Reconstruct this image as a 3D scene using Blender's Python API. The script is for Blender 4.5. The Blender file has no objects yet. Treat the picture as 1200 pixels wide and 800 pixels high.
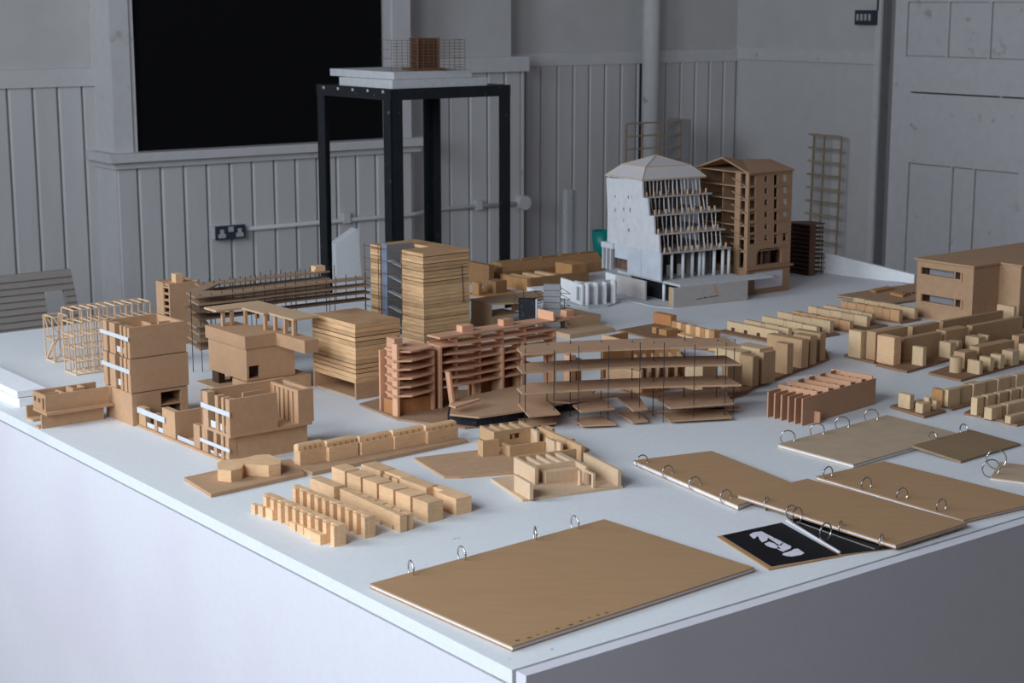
import bpy, bmesh, math, random
from mathutils import Vector, Matrix
R = math.radians
random.seed(7)
S = bpy.context.scene
COL = S.collection
# ------------------------------------------------------------------ camera
F = 2030.0                       # focal length in pixels of the 1200x800 frame
PITCH = math.atan(400.0 / F)     # horizon lies on the top edge of the frame
CAMZ, TZ = 1.6, 0.855            # eye height, table top height
cam = bpy.data.cameras.new('camera'); camo = bpy.data.objects.new('camera', cam); COL.objects.link(camo)
cam.sensor_width = 36; cam.lens = 36 * F / 1200
camo.location = (0, 0, CAMZ); camo.rotation_euler = (math.pi/2 - PITCH, 0, 0)
cam.clip_start = .05; cam.clip_end = 60
cam.dof.use_dof = True; cam.dof.focus_distance = 3.0; cam.dof.aperture_fstop = 15.0
S.camera = camo
# ------------------------------------------------------------------ world, window light, exposure
W = bpy.data.worlds.new('overcast'); S.world = W; W.use_nodes = True
bg = W.node_tree.nodes['Background']; bg.inputs[0].default_value = (.88, .85, 1, 1); bg.inputs[1].default_value = .115
AT = R(38.4); AL = R(126.8)      # directions of the table's two sides in plan
def area(name, loc, tgt, sx, sy, e, col):
    l = bpy.data.lights.new(name, 'AREA'); l.shape = 'RECTANGLE'; l.size = sx; l.size_y = sy; l.energy = e; l.color = col
    o = bpy.data.objects.new(name, l); COL.objects.link(o); o.location = loc
    o.rotation_euler = (Vector(tgt) - Vector(loc)).to_track_quat('-Z', 'Z').to_euler()
    return o
# daylight through the two tall windows of the wall on the left of the table
er = Vector((math.cos(AT), math.sin(AT), 0)); el = Vector((math.cos(AL), math.sin(AL), 0))
TC = Vector((0.0, 1.855, 0))
WL0 = TC - er*2.0                 # a point of the left wall's inner face
WINS = [(-1.15, .55), (1.05, 2.75)]  # spans along the left wall
for i, (a, b) in enumerate(WINS):
    p = WL0 + el*((a+b)/2) - er*.04 + Vector((0, 0, 2.35))
    area('window_daylight', p, p + er, b-a, 2.1, 112, (.80, .90, 1.0))
S.view_settings.view_transform = 'Standard'; S.view_settings.look = 'None'
S.view_settings.exposure = 0.0; S.view_settings.gamma = 1.0
S.view_settings.use_curve_mapping = False
# ------------------------------------------------------------------ materials
MATS = {}
def new_mat(name):
    m = bpy.data.materials.new(name); m.use_nodes = True
    return m, m.node_tree.nodes, m.node_tree.links, m.node_tree.nodes['Principled BSDF']
def mat(name, col, rough=.7, var=.10, scale=60, stretch=(1, 1, 1), bump=0., rnd=.10, metal=0., spot=None, detail=4, spec=.3):
    """colour with fine noise (stretch gives grain), a per-object shift and optional stains"""
    if name in MATS: return MATS[name]
    m, N, L, B = new_mat(name)
    tc = N.new('ShaderNodeTexCoord'); mp = N.new('ShaderNodeMapping'); mp.inputs['Scale'].default_value = stretch
    L.new(tc.outputs['Object'], mp.inputs['Vector'])
    oi = N.new('ShaderNodeObjectInfo')
    ad = N.new('ShaderNodeVectorMath'); ad.operation = 'ADD'; L.new(mp.outputs[0], ad.inputs[0])
    ml = N.new('ShaderNodeMath'); ml.operation = 'MULTIPLY'; ml.inputs[1].default_value = 37.; L.new(oi.outputs['Random'], ml.inputs[0])
    L.new(ml.outputs[0], ad.inputs[1])
    nz = N.new('ShaderNodeTexNoise'); nz.inputs['Scale'].default_value = scale; nz.inputs['Detail'].default_value = detail
    L.new(ad.outputs[0], nz.inputs['Vector'])
    # value factor = 1 + var*(2n-1) + rnd*(2r-1)
    a = N.new('ShaderNodeMath'); a.operation = 'MULTIPLY_ADD'; a.inputs[1].default_value = 2*var*1.6; a.inputs[2].default_value = 1 - var*1.6
    L.new(nz.outputs['Fac'], a.inputs[0])
    b = N.new('ShaderNodeMath'); b.operation = 'MULTIPLY_ADD'; b.inputs[1].default_value = 2*rnd; b.inputs[2].default_value = -rnd
    L.new(oi.outputs['Random'], b.inputs[0])
    c = N.new('ShaderNodeMath'); c.operation = 'ADD'; L.new(a.outputs[0], c.inputs[0]); L.new(b.outputs[0], c.inputs[1])
    vm = N.new('ShaderNodeVectorMath'); vm.operation = 'SCALE'; vm.inputs[0].default_value = col
    L.new(c.outputs[0], vm.inputs['Scale'])
    out = vm.outputs[0]
    if spot:
        n2 = N.new('ShaderNodeTexNoise'); n2.inputs['Scale'].default_value = spot[1]; n2.inputs['Detail'].default_value = 5
        L.new(tc.outputs['Object'], n2.inputs['Vector'])
        cr = N.new('ShaderNodeValToRGB'); cr.color_ramp.elements[0].position = spot[2]; cr.color_ramp.elements[1].position = spot[3]
        L.new(n2.outputs['Fac'], cr.inputs[0])
        mx = N.new('ShaderNodeMix'); mx.data_type = 'RGBA'
        L.new(cr.outputs[0], mx.inputs[0]); L.new(out, mx.inputs[6]); mx.inputs[7].default_value = (*spot[0], 1)
        out = mx.outputs[2]
    L.new(out, B.inputs['Base Color'])
    B.inputs['Roughness'].default_value = rough; B.inputs['Metallic'].default_value = metal
    B.inputs['Specular IOR Level'].default_value = spec
    if bump:
        bp = N.new('ShaderNodeBump'); bp.inputs['Strength'].default_value = bump; bp.inputs['Distance'].default_value = .002
        L.new(nz.outputs['Fac'], bp.inputs['Height']); L.new(bp.outputs[0], B.inputs['Normal'])
    MATS[name] = m
    return m
CARD = mat('brown_greyboard', (.475, .282, .160), .85, .08, 90, rnd=.07)
CARD2 = mat('pale_greyboard', (.49, .33, .20), .85, .08, 90, rnd=.06)
MDF = mat('mdf_board', (.43, .265, .155), .8, .10, 70, rnd=.05)
KRAFT = mat('kraft_cover', (.385, .228, .118), .75, .07, 14, (1, 5, 1), rnd=.05, bump=.05, detail=8)
PINE = mat('pale_softwood', (.68, .43, .240), .65, .14, 60, (1, 1, 6), rnd=.12)
BEECH = mat('brown_wood', (.47, .245, .10), .6, .16, 50, (5, 5, 1), rnd=.12)
RWOOD = mat('reddish_wood', (.44, .19, .075), .6, .16, 50, (5, 5, 1), rnd=.12)
PLYE = mat('plywood_layer', (.56, .345, .180), .7, .26, 28, (1, 1, 8), rnd=.26)
PLYG = mat('plywood_glue_line', (.17, .085, .04), .8, .2, 50, rnd=.2)
PLYT = mat('plywood_face', (.46, .27, .135), .65, .16, 18, (1, 5, 1), rnd=.05, spot=((.22, .11, .06), 9, .52, .75))
PINK = mat('pinkish_thin_plywood', (.60, .325, .195), .7, .12, 70, (1, 6, 1), rnd=.10)
PLATE = mat('brown_thin_plate', (.44, .265, .16), .75, .10, 70, rnd=.07)
TIMBER = mat('dark_timber', (.31, .165, .075), .65, .16, 40, (5, 5, 1), rnd=.10)
BCARD = mat('shaded_brown_card', (.335, .20, .118), .85, .08, 90, rnd=.05)  # brown card darkened: the brown building's shadow is put into the colour
TANW = mat('tan_wood', (.55, .31, .155), .65, .14, 50, (5, 5, 1), rnd=.12)
STICK = mat('bare_wood_stick', (.66, .44, .27), .7, .1, 60, rnd=.12)
STICKD = mat('weathered_wood_stick', (.36, .27, .18), .7, .1, 60, rnd=.10)
DARKW_SHADE = mat('dark_wood_and_shade', (.085, .042, .025), .6, .15, 60, rnd=.15)  # real dark wood, and the shade painted onto inner walls
REDW = mat('dark_red_wood', (.16, .075, .042), .6, .15, 60, rnd=.10)
WHITE = mat('white_card', (.78, .78, .79), .75, .04, 60, rnd=.03)
STRIP = mat('white_paper_strip', (.56, .57, .60), .7, .06, 60, rnd=.06)
GREYW = mat('grey_white_card', (.53, .53, .545), .85, .10, 55, rnd=.03)
GREYB = mat('bluish_grey_card', (.50, .525, .58), .85, .16, 30, rnd=.05)
FOAM = mat('polystyrene', (.80, .81, .83), .9, .06, 150, rnd=.02, bump=.3)
TOPM = mat('white_table_paint', (.72, .735, .75), .55, .05, 120, rnd=.0, spot=((.60, .60, .60), 3.2, .60, .85), bump=.05)
SIDEM = mat('white_side_paint', (.66, .645, .69), .6, .03, 90, rnd=.0, spot=((.63, .58, .65), 2.6, .5, .8))
WALLM = mat('white_wall_paint', (.60, .585, .58), .6, .05, 14, rnd=.0, bump=.1)
BOARDM = mat('white_board_paint', (.60, .59, .59), .55, .05, 20, (1, 1, .15), rnd=.03)
PLASTER = mat('white_plaster', (.57, .56, .55), .8, .06, 9, rnd=.0, bump=.2)
TRIMM = mat('white_trim_paint', (.63, .62, .625), .5, .06, 22, rnd=.02, spot=((.45, .43, .42), 14, .66, .74))
FLOORM = mat('floor_paint', (.30, .27, .24), .6, .2, 6, rnd=.0)
BLACKB = mat('black_blind', (.0035, .0035, .005), .55, .1, 30, rnd=.0, spec=.15)
STEEL = mat('black_painted_steel', (.010, .013, .017), .45, .3, 30, rnd=.05, spec=.35, spot=((.10, .09, .085), 40, .66, .72))
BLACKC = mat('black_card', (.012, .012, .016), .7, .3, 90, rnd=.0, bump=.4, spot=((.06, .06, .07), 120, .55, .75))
GREYC = mat('grey_card', (.26, .255, .26), .8, .1, 60, rnd=.05)
BLUEC = mat('blue_grey_card', (.17, .20, .26), .7, .1, 60, rnd=.03)
WIRE = mat('dark_wire', (.05, .045, .045), .45, .1, 60, metal=.6)
BRASS = mat('brass_wire', (.20, .11, .06), .5, .1, 60, metal=.5)
RING = mat('steel_ring', (.55, .54, .51), .2, .05, 60, metal=1.)
PAGES = mat('paper_pages', (.74, .74, .80), .8, .10, 40, (1, 1, 60), rnd=.03)
INKB = mat('black_glossy_print', (.004, .004, .006), .5, .1, 60, rnd=.0, spec=.15)
INKW = mat('white_print', (.70, .66, .74), .6, .05, 60, rnd=.0)
INKD = mat('dark_ink', (.09, .06, .045), .8, .05, 60, rnd=.0)
GREEN = mat('green_plastic', (.0, .13, .115), .4, .1, 30, rnd=.0)
SOCK = mat('slate_plastic', (.035, .05, .07), .4, .1, 60, rnd=.0)
SOCKW = mat('grey_white_plastic', (.48, .47, .46), .4, .05, 60, rnd=.0)
GAP = mat('unpainted_gap', (.10, .09, .085), .9, .1, 60, rnd=.0)
# ------------------------------------------------------------------ pixel <-> scene geometry of the calibrated camera
FW = Vector((0, math.cos(PITCH), -math.sin(PITCH))); UP = Vector((0, math.sin(PITCH), math.cos(PITCH)))
CAM = Vector((0, 0, CAMZ))
def ray(u, v): return Vector(((u-600)/F, 0, 0)) + FW + UP*((400-v)/F)
def G(u, v, z=0.):
    r = ray(u, v); t = (TZ + z - CAMZ)/r.z
    return CAM + r*t
def proj(p):
    d = Vector(p) - CAM; k = F/d.dot(FW)
    return 600 + d.x*k, 400 - d.dot(UP)*k
def angle(p, q, z=0.):                 # plan angle (degrees) of the line between two pixels at height z over the table
    d = G(*q, z) - G(*p, z); return math.degrees(math.atan2(d.y, d.x))
def link(o, parent=None):
    COL.objects.link(o)
    if parent is not None: o.parent = parent
    return o
def tag(o, label=None, cat=None, group=None, kind=None):
    for k, v in (('label', label), ('category', cat), ('group', group), ('kind', kind)):
        if v: o[k] = v
    return o
# ------------------------------------------------------------------ mesh helpers: each returns (verts, faces)
def g_box(x0, x1, y0, y1, z0, z1):
    if x0 > x1: x0, x1 = x1, x0
    if y0 > y1: y0, y1 = y1, y0
    if z0 > z1: z0, z1 = z1, z0
    v = [(x, y, z) for z in (z0, z1) for x, y in ((x0, y0), (x1, y0), (x1, y1), (x0, y1))]
    return v, [(3, 2, 1, 0), (4, 5, 6, 7), (0, 1, 5, 4), (1, 2, 6, 5), (2, 3, 7, 6), (3, 0, 4, 7)]
def g_prism(pts, z0, z1, top=None):
    n = len(pts); A = sum(pts[i][0]*pts[(i+1) % n][1] - pts[(i+1) % n][0]*pts[i][1] for i in range(n))
    top = top or pts
    if A < 0: pts = pts[::-1]; top = top[::-1]
    v = [(x, y, z0) for x, y in pts] + [(x, y, z1) for x, y in top]
    return v, [tuple(range(n))[::-1], tuple(range(n, 2*n))] + [(i, (i+1) % n, n+(i+1) % n, n+i) for i in range(n)]
def g_side(pts, axis, a, b):
    """prism of a (s, z) outline standing in the plane normal to axis, thickness a..b"""
    v, f = g_prism(pts, a, b)
    if axis == 'x': v = [(w, s, z) for s, z, w in v]
    else: v = [(s, -w, z) for s, z, w in v]; v = [(s, w2, z) for s, w2, z in v]
    if axis == 'y': v = [(s, -w, z) for s, w, z in v]; f = [t[::-1] for t in f]
    return v, f
def g_bar(p, q, w, h=None, n=4):
    p = Vector(p); q = Vector(q); d = (q-p).normalized(); h = h or w
    a = d.cross(Vector((0, 0, 1)));
    if a.length < 1e-3: a = Vector((1, 0, 0))
    a.normalize(); b = a.cross(d)
    v = []
    for e in (p, q):
        for k in range(n):
            t = 2*math.pi*(k+.5)/n; s = math.sqrt(2) if n == 4 else 1
            v.append(tuple(e + a*(math.cos(t)*w/2*s) + b*(math.sin(t)*h/2*s)))
    return v, [tuple(range(n))[::-1], tuple(range(n, 2*n))] + [(i, (i+1) % n, n+(i+1) % n, n+i) for i in range(n)]
def g_panel(axis, a, b, s0, s1, z0, z1, holes):
    """wall slab a..b thick with rectangular holes (s0,s1,z0,z1), no inner faces"""
    ss = sorted({s0, s1, *[min(max(h[i], s0), s1) for h in holes for i in (0, 1)]})
    zz = sorted({z0, z1, *[min(max(h[i], z0), z1) for h in holes for i in (2, 3)]})
    ok = {}
    for i in range(len(ss)-1):
        for j in range(len(zz)-1):
            cs, cz = (ss[i]+ss[i+1])/2, (zz[j]+zz[j+1])/2
            ok[i, j] = not any(h[0] < cs < h[1] and h[2] < cz < h[3] for h in holes)
    V, Fc = [], []
    P = (lambda s, w, z: (w, s, z)) if axis == 'x' else (lambda s, w, z: (s, w, z))
    def quad(*q):
        n = len(V); V.extend(P(*p) for p in q); Fc.append((n, n+1, n+2, n+3))
    for (i, j), o in ok.items():
        if not o: continue
        A, B, C, D = ss[i], ss[i+1], zz[j], zz[j+1]
        quad((A, a, C), (B, a, C), (B, a, D), (A, a, D)); quad((B, b, C), (A, b, C), (A, b, D), (B, b, D))
        if not ok.get((i-1, j)): quad((A, b, C), (A, a, C), (A, a, D), (A, b, D))
        if not ok.get((i+1, j)): quad((B, a, C), (B, b, C), (B, b, D), (B, a, D))
        if not ok.get((i, j-1)): quad((A, b, C), (B, b, C), (B, a, C), (A, a, C))
        if not ok.get((i, j+1)): quad((A, a, D), (B, a, D), (B, b, D), (A, b, D))
    return V, Fc
def g_cyl(x, y, z0, z1, r, n=16, r2=None):
    r2 = r if r2 is None else r2
    p = [(x + r*math.cos(2*math.pi*k/n), y + r*math.sin(2*math.pi*k/n)) for k in range(n)]
    t = [(x + r2*math.cos(2*math.pi*k/n), y + r2*math.sin(2*math.pi*k/n)) for k in range(n)]
    return g_prism(p, z0, z1, t)
def g_tube(pts, r, n=8, closed=False):
    V, Fc = [], []; m = len(pts); pts = [Vector(p) for p in pts]; prev = None
    for i, p in enumerate(pts):
        d = (pts[(i+1) % m] - pts[i-1]) if closed else (pts[min(i+1, m-1)] - pts[max(i-1, 0)])
        d.normalize()
        a = prev - d*prev.dot(d) if prev is not None else d.cross(Vector((.3, .2, 1)))
        a.normalize(); prev = a; b = d.cross(a)
        V += [tuple(p + a*(r*math.cos(2*math.pi*k/n)) + b*(r*math.sin(2*math.pi*k/n))) for k in range(n)]
    for i in range(m if closed else m-1):
        j = (i+1) % m
        Fc += [(i*n+k, i*n+(k+1) % n, j*n+(k+1) % n, j*n+k) for k in range(n)]
    if not closed: Fc += [tuple(range(n))[::-1], tuple(range((m-1)*n, m*n))]
    return V, Fc
def join(*gs):
    V, Fc = [], []
    for v, f in gs:
        n = len(V); V += list(v); Fc += [tuple(i+n for i in t) for t in f]
    return V, Fc
def mesh(name, g, m, smooth=False, fix=False):
    me = bpy.data.meshes.new(name); me.from_pydata(g[0], [], g[1])
    if fix:
        b = bmesh.new(); b.from_mesh(me); bmesh.ops.recalc_face_normals(b, faces=b.faces); b.to_mesh(me); b.free()
    me.materials.append(m)
    if smooth: me.polygons.foreach_set('use_smooth', [True]*len(me.polygons))
    return me
class Mod:
    """a thing: an Empty at its base corner; local x runs right and away, local y left and away, z up"""
    def __init__(s, name, label, cat, u=None, v=None, a=38.4, z=0., group=None, at=None, kind=None):
        s.o = bpy.data.objects.new(name, None); link(s.o); s.o.empty_display_size = .05
        s.O = Vector(at) if at is not None else G(u, v, z)
        s.o.location = s.O; s.o.rotation_euler = (0, 0, R(a))
        tag(s.o, label, cat, group, kind)
        s.ex = Vector((math.cos(R(a)), math.sin(R(a)), 0)); s.ey = Vector((-s.ex.y, s.ex.x, 0)); s.ez = Vector((0, 0, 1))
    def w(s, x, y, z): return s.O + s.ex*x + s.ey*y + s.ez*z
    def _lin(s, P0, D, u=None, v=None):
        def f(P):
            d = P - CAM
            return d.x*F - (u-600)*d.dot(FW) if u is not None else d.dot(UP)*F - (400-v)*d.dot(FW)
        a = f(P0); b = f(P0 + D); return -a/(b-a)
    def X(s, u, y=0., z=0.): return s._lin(s.w(0, y, z), s.ex, u=u)
    def Y(s, u, x=0., z=0.): return s._lin(s.w(x, 0, z), s.ey, u=u)
    def Xv(s, v, y=0., z=0.): return s._lin(s.w(0, y, z), s.ex, v=v)
    def Yv(s, v, x=0., z=0.): return s._lin(s.w(x, 0, z), s.ey, v=v)
    def Z(s, v, x=0., y=0.): return s._lin(s.w(x, y, 0), s.ez, v=v)
    def L(s, u, v, z=0.):
        r = ray(u, v); t = (s.O.z + z - CAMZ)/r.z; p = CAM + r*t - s.O
        return p.dot(s.ex), p.dot(s.ey)
    def XZ(s, u, v, y=0.):
        r = ray(u, v); t = (s.O + s.ey*y - CAM).dot(s.ey)/r.dot(s.ey); p = CAM + r*t - s.O
        return p.dot(s.ex), p.z
    def YZ(s, u, v, x=0.):
        r = ray(u, v); t = (s.O + s.ex*x - CAM).dot(s.ex)/r.dot(s.ex); p = CAM + r*t - s.O
        return p.dot(s.ey), p.z
    def add(s, name, g, m, parent=None, smooth=False, label=None, kind=None, fix=False):
        o = bpy.data.objects.new(name, mesh(name, g, m, smooth, fix)); link(o, parent or s.o)
        tag(o, label, kind=kind)
        return o
    def box(s, name, x0, x1, y0, y1, z0, z1, m, parent=None, **k): return s.add(name, g_box(x0, x1, y0, y1, z0, z1), m, parent, **k)
    def prism(s, name, pts, z0, z1, m, parent=None, top=None, **k): return s.add(name, g_prism(pts, z0, z1, top), m, parent, **k)
    def bar(s, name, p, q, w, m, parent=None, h=None, n=4, **k): return s.add(name, g_bar(p, q, w, h, n), m, parent, **k)
    def panel(s, name, axis, a, b, s0, s1, z0, z1, holes, m, parent=None, **k):
        return s.add(name, g_panel(axis, a, b, s0, s1, z0, z1, holes), m, parent, **k)
def dup(o, parent=None, loc=None, rotz=None):
    c = o.copy(); link(c)
    if parent is not None: c.parent = parent
    for ch in list(o.children): dup(ch, c)
    if loc is not None: c.location = loc
    if rotz is not None: c.rotation_euler[2] = rotz
    return c
# ================================================================== THE ROOM
def structure(name, g, m, at=(0, 0, 0), a=0., fix=False, smooth=False):
    o = bpy.data.objects.new(name, mesh(name, g, m, smooth, fix)); link(o); o.location = at; o.rotation_euler = (0, 0, R(a))
    o['kind'] = 'structure'; return o
WA = 36.0
rA = ray(300, 200); rA = rA*(7.0/rA.y)
wb = Mod('wall_back', None, None, at=(rA.x, rA.y, 0), a=WA, kind='structure')
PA, PB, PC = 0., .18, .33               # planes of the chimney breast, the piers beside it and the far bay
xa0 = wb.XZ(136, 200, PA)[0]; xa1 = wb.XZ(484, 178, PA)[0]
xb1 = wb.XZ(611, 140, PB)[0]; xbu = wb.XZ(599, 40, PB)[0]
xc1 = wb.XZ(862, 120, PC)[0]
HC = 3.7
zs1 = wb.XZ(136, 179, PA)[1]; zs0 = wb.XZ(136, 193, PA)[1]
# plaster above, backing behind the boards below
wx0, zb0 = wb.XZ(160, 172, PA); wx1 = wb.XZ(450, 100, PA)[0]
wb.panel('plaster', 'y', PA, PA+.17, xa0, xa1, 0, HC, [(wx0, wx1, zs0, 2.62)], PLASTER)
wb.box('plaster', -2.6, xa0+.3, PB+.001, PB+.3, 0, HC, PLASTER)
wb.box('plaster', xa1-.3, xbu, PB+.001, PB+.3, 0, HC, PLASTER)
wb.box('plaster', xbu-.3, xc1+.3, PC+.001, PC+.3, 0, HC, PLASTER)
def boards(us, row, plane, z0, z1, gap=.007, th=.016):
    xs = [wb.XZ(u, row, plane-th)[0] for u in us]
    for x0, x1 in zip(xs, xs[1:]):
        c = .006; g = g_prism([(x0+gap/2, plane), (x0+gap/2, plane-th+c), (x0+gap/2+c, plane-th), (x1-gap/2-c, plane-th), (x1-gap/2, plane-th+c), (x1-gap/2, plane)], z0, z1)
        wb.add('board', g, BOARDM)
# alcove on the left
zr1 = wb.XZ(50, 81, PB)[1]; zr0 = wb.XZ(50, 102, PB)[1]
boards([-110, -80, -50, -21, 9, 39, 68, 97, 118], 110, PB, 0, zr0)
wb.box('dado_rail', -2.6, xa0, PB-.03, PB, zr0, zr1, TRIMM)
# chimney breast: boards under the sill, return face, architrave, sill
boards([136.5, 162, 189, 216, 243, 270, 296, 322, 347, 372, 395, 418, 441, 463, 484], 200, PA, 0, zs0)
wb.box('return_board', xa0-.006, xa0+.012, PA-.012, PB, 0, zs0, TRIMM)
wb.box('return_board', xa0-.006, xa0+.012, PA-.008, PB, zs1, HC, TRIMM)
sill = wb.box('window_sill', xa0-.05, xa1+.05, PA-.07, PB, zs0+.012, zs1, TRIMM)
wb.box('sill_moulding', xa0-.02, xa1+.02, PA-.035, PB, zs0-.015, zs0+.012, TRIMM, sill)
wn = Mod('window_1', None, None, at=(rA.x, rA.y, 0), a=WA, kind='structure')
xl0 = wn.XZ(131, 150, PA)[0]; xr1 = wn.XZ(479, 150, PA)[0]
for x0, x1 in ((xl0, wx0-.022), (wx1+.032, xr1)): wn.box('architrave', x0, x1, PA-.022, PA, zs1, 2.72, TRIMM)
wn.box('architrave', xl0, xr1, PA-.022, PA, 2.64, 2.74, TRIMM)
wn.box('inner_frame', wx0-.022, wx0, PA-.012, PA+.1, zs1, 2.64, TRIMM)
wn.box('inner_frame', wx1, wx1+.032, PA-.012, PA+.1, zs1, 2.64, TRIMM)
wn.box('inner_frame', wx0, wx1, PA-.012, PA+.1, 2.6, 2.64, TRIMM)
wn.box('black_panel', wx0, wx1, PA+.012, PA+.03, zs1-.02, 2.6, BLACKB)
# pier right of the breast
zq1 = wb.XZ(580, 66.5, PB)[1]; zq0 = wb.XZ(580, 84, PB)[1]
boards([478, 503, 527.5, 550.5, 572, 592, 611], 140, PB, 0, zq0)
wb.box('dado_rail', xa1, xb1+.012, PB-.045, PB+.02, zq0, zq1, TRIMM)
wb.box('pier_edge', xb1-.012, xb1, PB-.02, PC, 0, zq0, TRIMM)
# far bay
zt1 = wb.XZ(700, 60.5, PC)[1]; zt0 = wb.XZ(700, 75.5, PC)[1]
boards([600, 616, 634.5, 653.5, 672, 690.5, 709, 727.5, 746, 763, 780, 797, 814, 830.5, 847, 862], 140, PC, 0, zt0)
wb.box('dado_rail', xbu-.05, xc1, PC-.022, PC, zt0, zt1, TRIMM)
# floor and the walls
structure('floor', g_box(-6, 7, -4, 12, -.05, 0), FLOORM)
PD = wb.w(xc1, PC, 0)
wr = Mod('wall_right', None, None, at=PD, a=WA-90, kind='structure')
xd0 = wr.XZ(1027, 120)[0]; xd1 = wr.XZ(1040, 120)[0]
wr.panel('plaster', 'y', 0, .25, -.3, 7.5, 0, HC, [(xd0+.02, xd1+1.9, -1, 2.25)], PLASTER)
zu1 = wr.XZ(940, 57.5)[1]; zu0 = wr.XZ(940, 72)[1]
wr.box('dado_rail', 0, xd0-.012, -.012, 0, zu0, zu1, TRIMM)
wr.box('wainscot_sheet', 0, xd0-.012, -.005, 0, 0, zu0-.004, WALLM)
wr.box('door_jamb', xd0-.012, xd0+.02, -.014, .12, 0, 2.25, TRIMM)
# door_1: leaf set back from the jamb, three upper squares, mid rail, three lower panels
dr = Mod('door_1', None, None, at=PD, a=WA-90, kind='structure')
DY = .03
def dxz(u, v): return dr.XZ(u, v, DY)
dr.box('leaf', xd1, xd1+1.85, DY+.022, DY+.05, .01, 2.2, TRIMM)
dr.box('jamb_gap', xd0+.02, xd1, DY+.03, DY+.05, 0, 2.25, GREYC)
ups = [1063, 1109, 1111.5, 1158.5, 1161, 1209]; lows = [1062, 1111, 1113, 1138, 1140, 1191, 1194, 1216]
holes = []
zt, zb = dxz(1063, 2)[1], dxz(1063, 66)[1]
for a, b in ((1062.5, 1109), (1111.5, 1158), (1161, 1209)): holes.append((dxz(a, 40)[0], dxz(b, 40)[0], zb, zt))
zl = dxz(1063, 190)[1]
for a, b in ((1062, 1111.5), (1113.5, 1137.5), (1139.5, 1191)): holes.append((dxz(a, 250)[0], dxz(b, 250)[0], .12, zl))
hz = dxz(1067, 108)[1]
holes.append((dxz(1067, 108)[0], dxz(1172, 108)[0], hz-.004, hz+.004)); holes.append((dxz(1173, 108)[0], dxz(1240, 108)[0], hz-.004, hz+.004))
dr.panel('stile_frame', 'y', DY, DY+.022, xd1, xd1+1.85, .01, 2.2, holes, TRIMM)
for i, h in enumerate(holes[:6]):
    e = .005 if i < 3 else .006
    dr.box('door_panel', h[0]+e, h[1]-e*.6, DY+.005, DY+.024, h[2]+e, h[3]-e, TRIMM)
dr.box('slot_backing', holes[6][0], holes[7][1], DY+.016, DY+.021, hz-.01, hz+.01, GAP)
# the left wall with two tall windows (the daylight), seen only from elsewhere
wl = Mod('wall_left', None, None, at=WL0, a=math.degrees(AL), kind='structure')
wl.panel('plaster', 'y', 0, .2, -4, 7.2, 0, HC, [(a, b, 1.3, 3.4) for a, b in WINS], PLASTER)
for i, (a, b) in enumerate(WINS):
    wf = Mod('window_%d' % (i+2), None, None, at=WL0, a=math.degrees(AL), kind='structure')
    for x in (a, b-.05): wf.box('frame', x, x+.05, .1, .16, 1.3, 3.4, TRIMM)
    for z in (1.3, 3.35): wf.box('frame', a+.05, b-.05, .1, .16, z, z+.05, TRIMM)
    wf.box('glazing_bar', (a+b)/2-.02, (a+b)/2+.02, .11, .15, 1.35, 3.35, TRIMM)
    wf.box('sill', a-.05, b+.05, -.08, .1, 1.26, 1.3, TRIMM)
# ------------------------------------------------------------------ fittings on the walls
pp = wb.XZ(762, 100, PC-.09); rp = .041
o = structure('trim_1', g_cyl(0, 0, 0, HC, rp, 24), TRIMM, wb.w(pp[0], PC-.09, 0), smooth=True)
tag(o, 'thick white vertical pipe standing against the boarded wall by the corner', 'pipe')
x749 = wb.XZ(749.5, 100, PC-.02)[0]
o = structure('trim_2', g_cyl(0, 0, 0, zt0, .009, 10), STEEL, wb.w(x749, PC-.032, 0)); tag(o, 'thin dark vertical conduit beside the thick white pipe', 'conduit')
# conduit with clips
c0 = wb.XZ(284, 268.5, PA-.03); c1 = wb.XZ(486, 251, PA-.03); c2 = wb.XZ(503, 246, PB-.03); c3 = wb.XZ(606, 238.5, PB-.03)
cd = Mod('conduit', 'thin white conduit running along the boarded wall from the socket to a round box', 'conduit', at=(rA.x, rA.y, 0), a=WA)
cd.add('tube', g_tube([(c0[0], PA-.03, c0[1]), (c1[0]-.02, PA-.03, c1[1]), (c1[0]+.02, PA-.02, c1[1]), (c2[0], PB-.04, c2[1]), (c2[0]+.04, PB-.03, c2[1]), (c3[0], PB-.03, c3[1])], .0095, 10), TRIMM, smooth=True)
for u, v, p in ((405, 257, PA), (560, 242, PB)):
    x, z = cd.XZ(u, v, p-.03); cd.box('clip', x-.016, x+.016, p-.045, p-.016, z-.014, z+.03, TRIMM)
jx, jz = cd.XZ(612, 237, PB-.03)
v, f = g_cyl(0, 0, -.02, .02, .033, 20); cd.add('round_box', ([(jx+a, PB-.036+c, jz+b) for a, b, c in v], f), TRIMM, fix=True)
# double socket
sx0, sz0 = wb.XZ(251, 281, PA-.04); sx1, sz1 = wb.XZ(285, 261, PA-.04)
so = Mod('wall_socket', 'dark double socket with pale plug faces in a white back box on boards', 'socket', at=wb.w(sx0, PA-.016, sz0), a=WA)
w_, h_ = sx1-sx0, (sz1-sz0)*.93
so.box('back_box', -.004, w_-.006, -.034, 0, .002, h_-.002, TRIMM)
so.box('face_plate', 0, w_, -.042, -.034, 0, h_, SOCK)
for k in (.20, .80):
    so.add('plug_face', join(g_box(w_*k-.016, w_*k+.016, -.045, -.042, h_*.13, h_*.42), g_box(w_*k-.008, w_*k+.008, -.0455, -.042, h_*.42, h_*.75)), SOCKW)
so.box('rocker', w_*.42, w_*.58, -.047, -.042, h_*.55, h_*.92, SOCKW)
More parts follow.
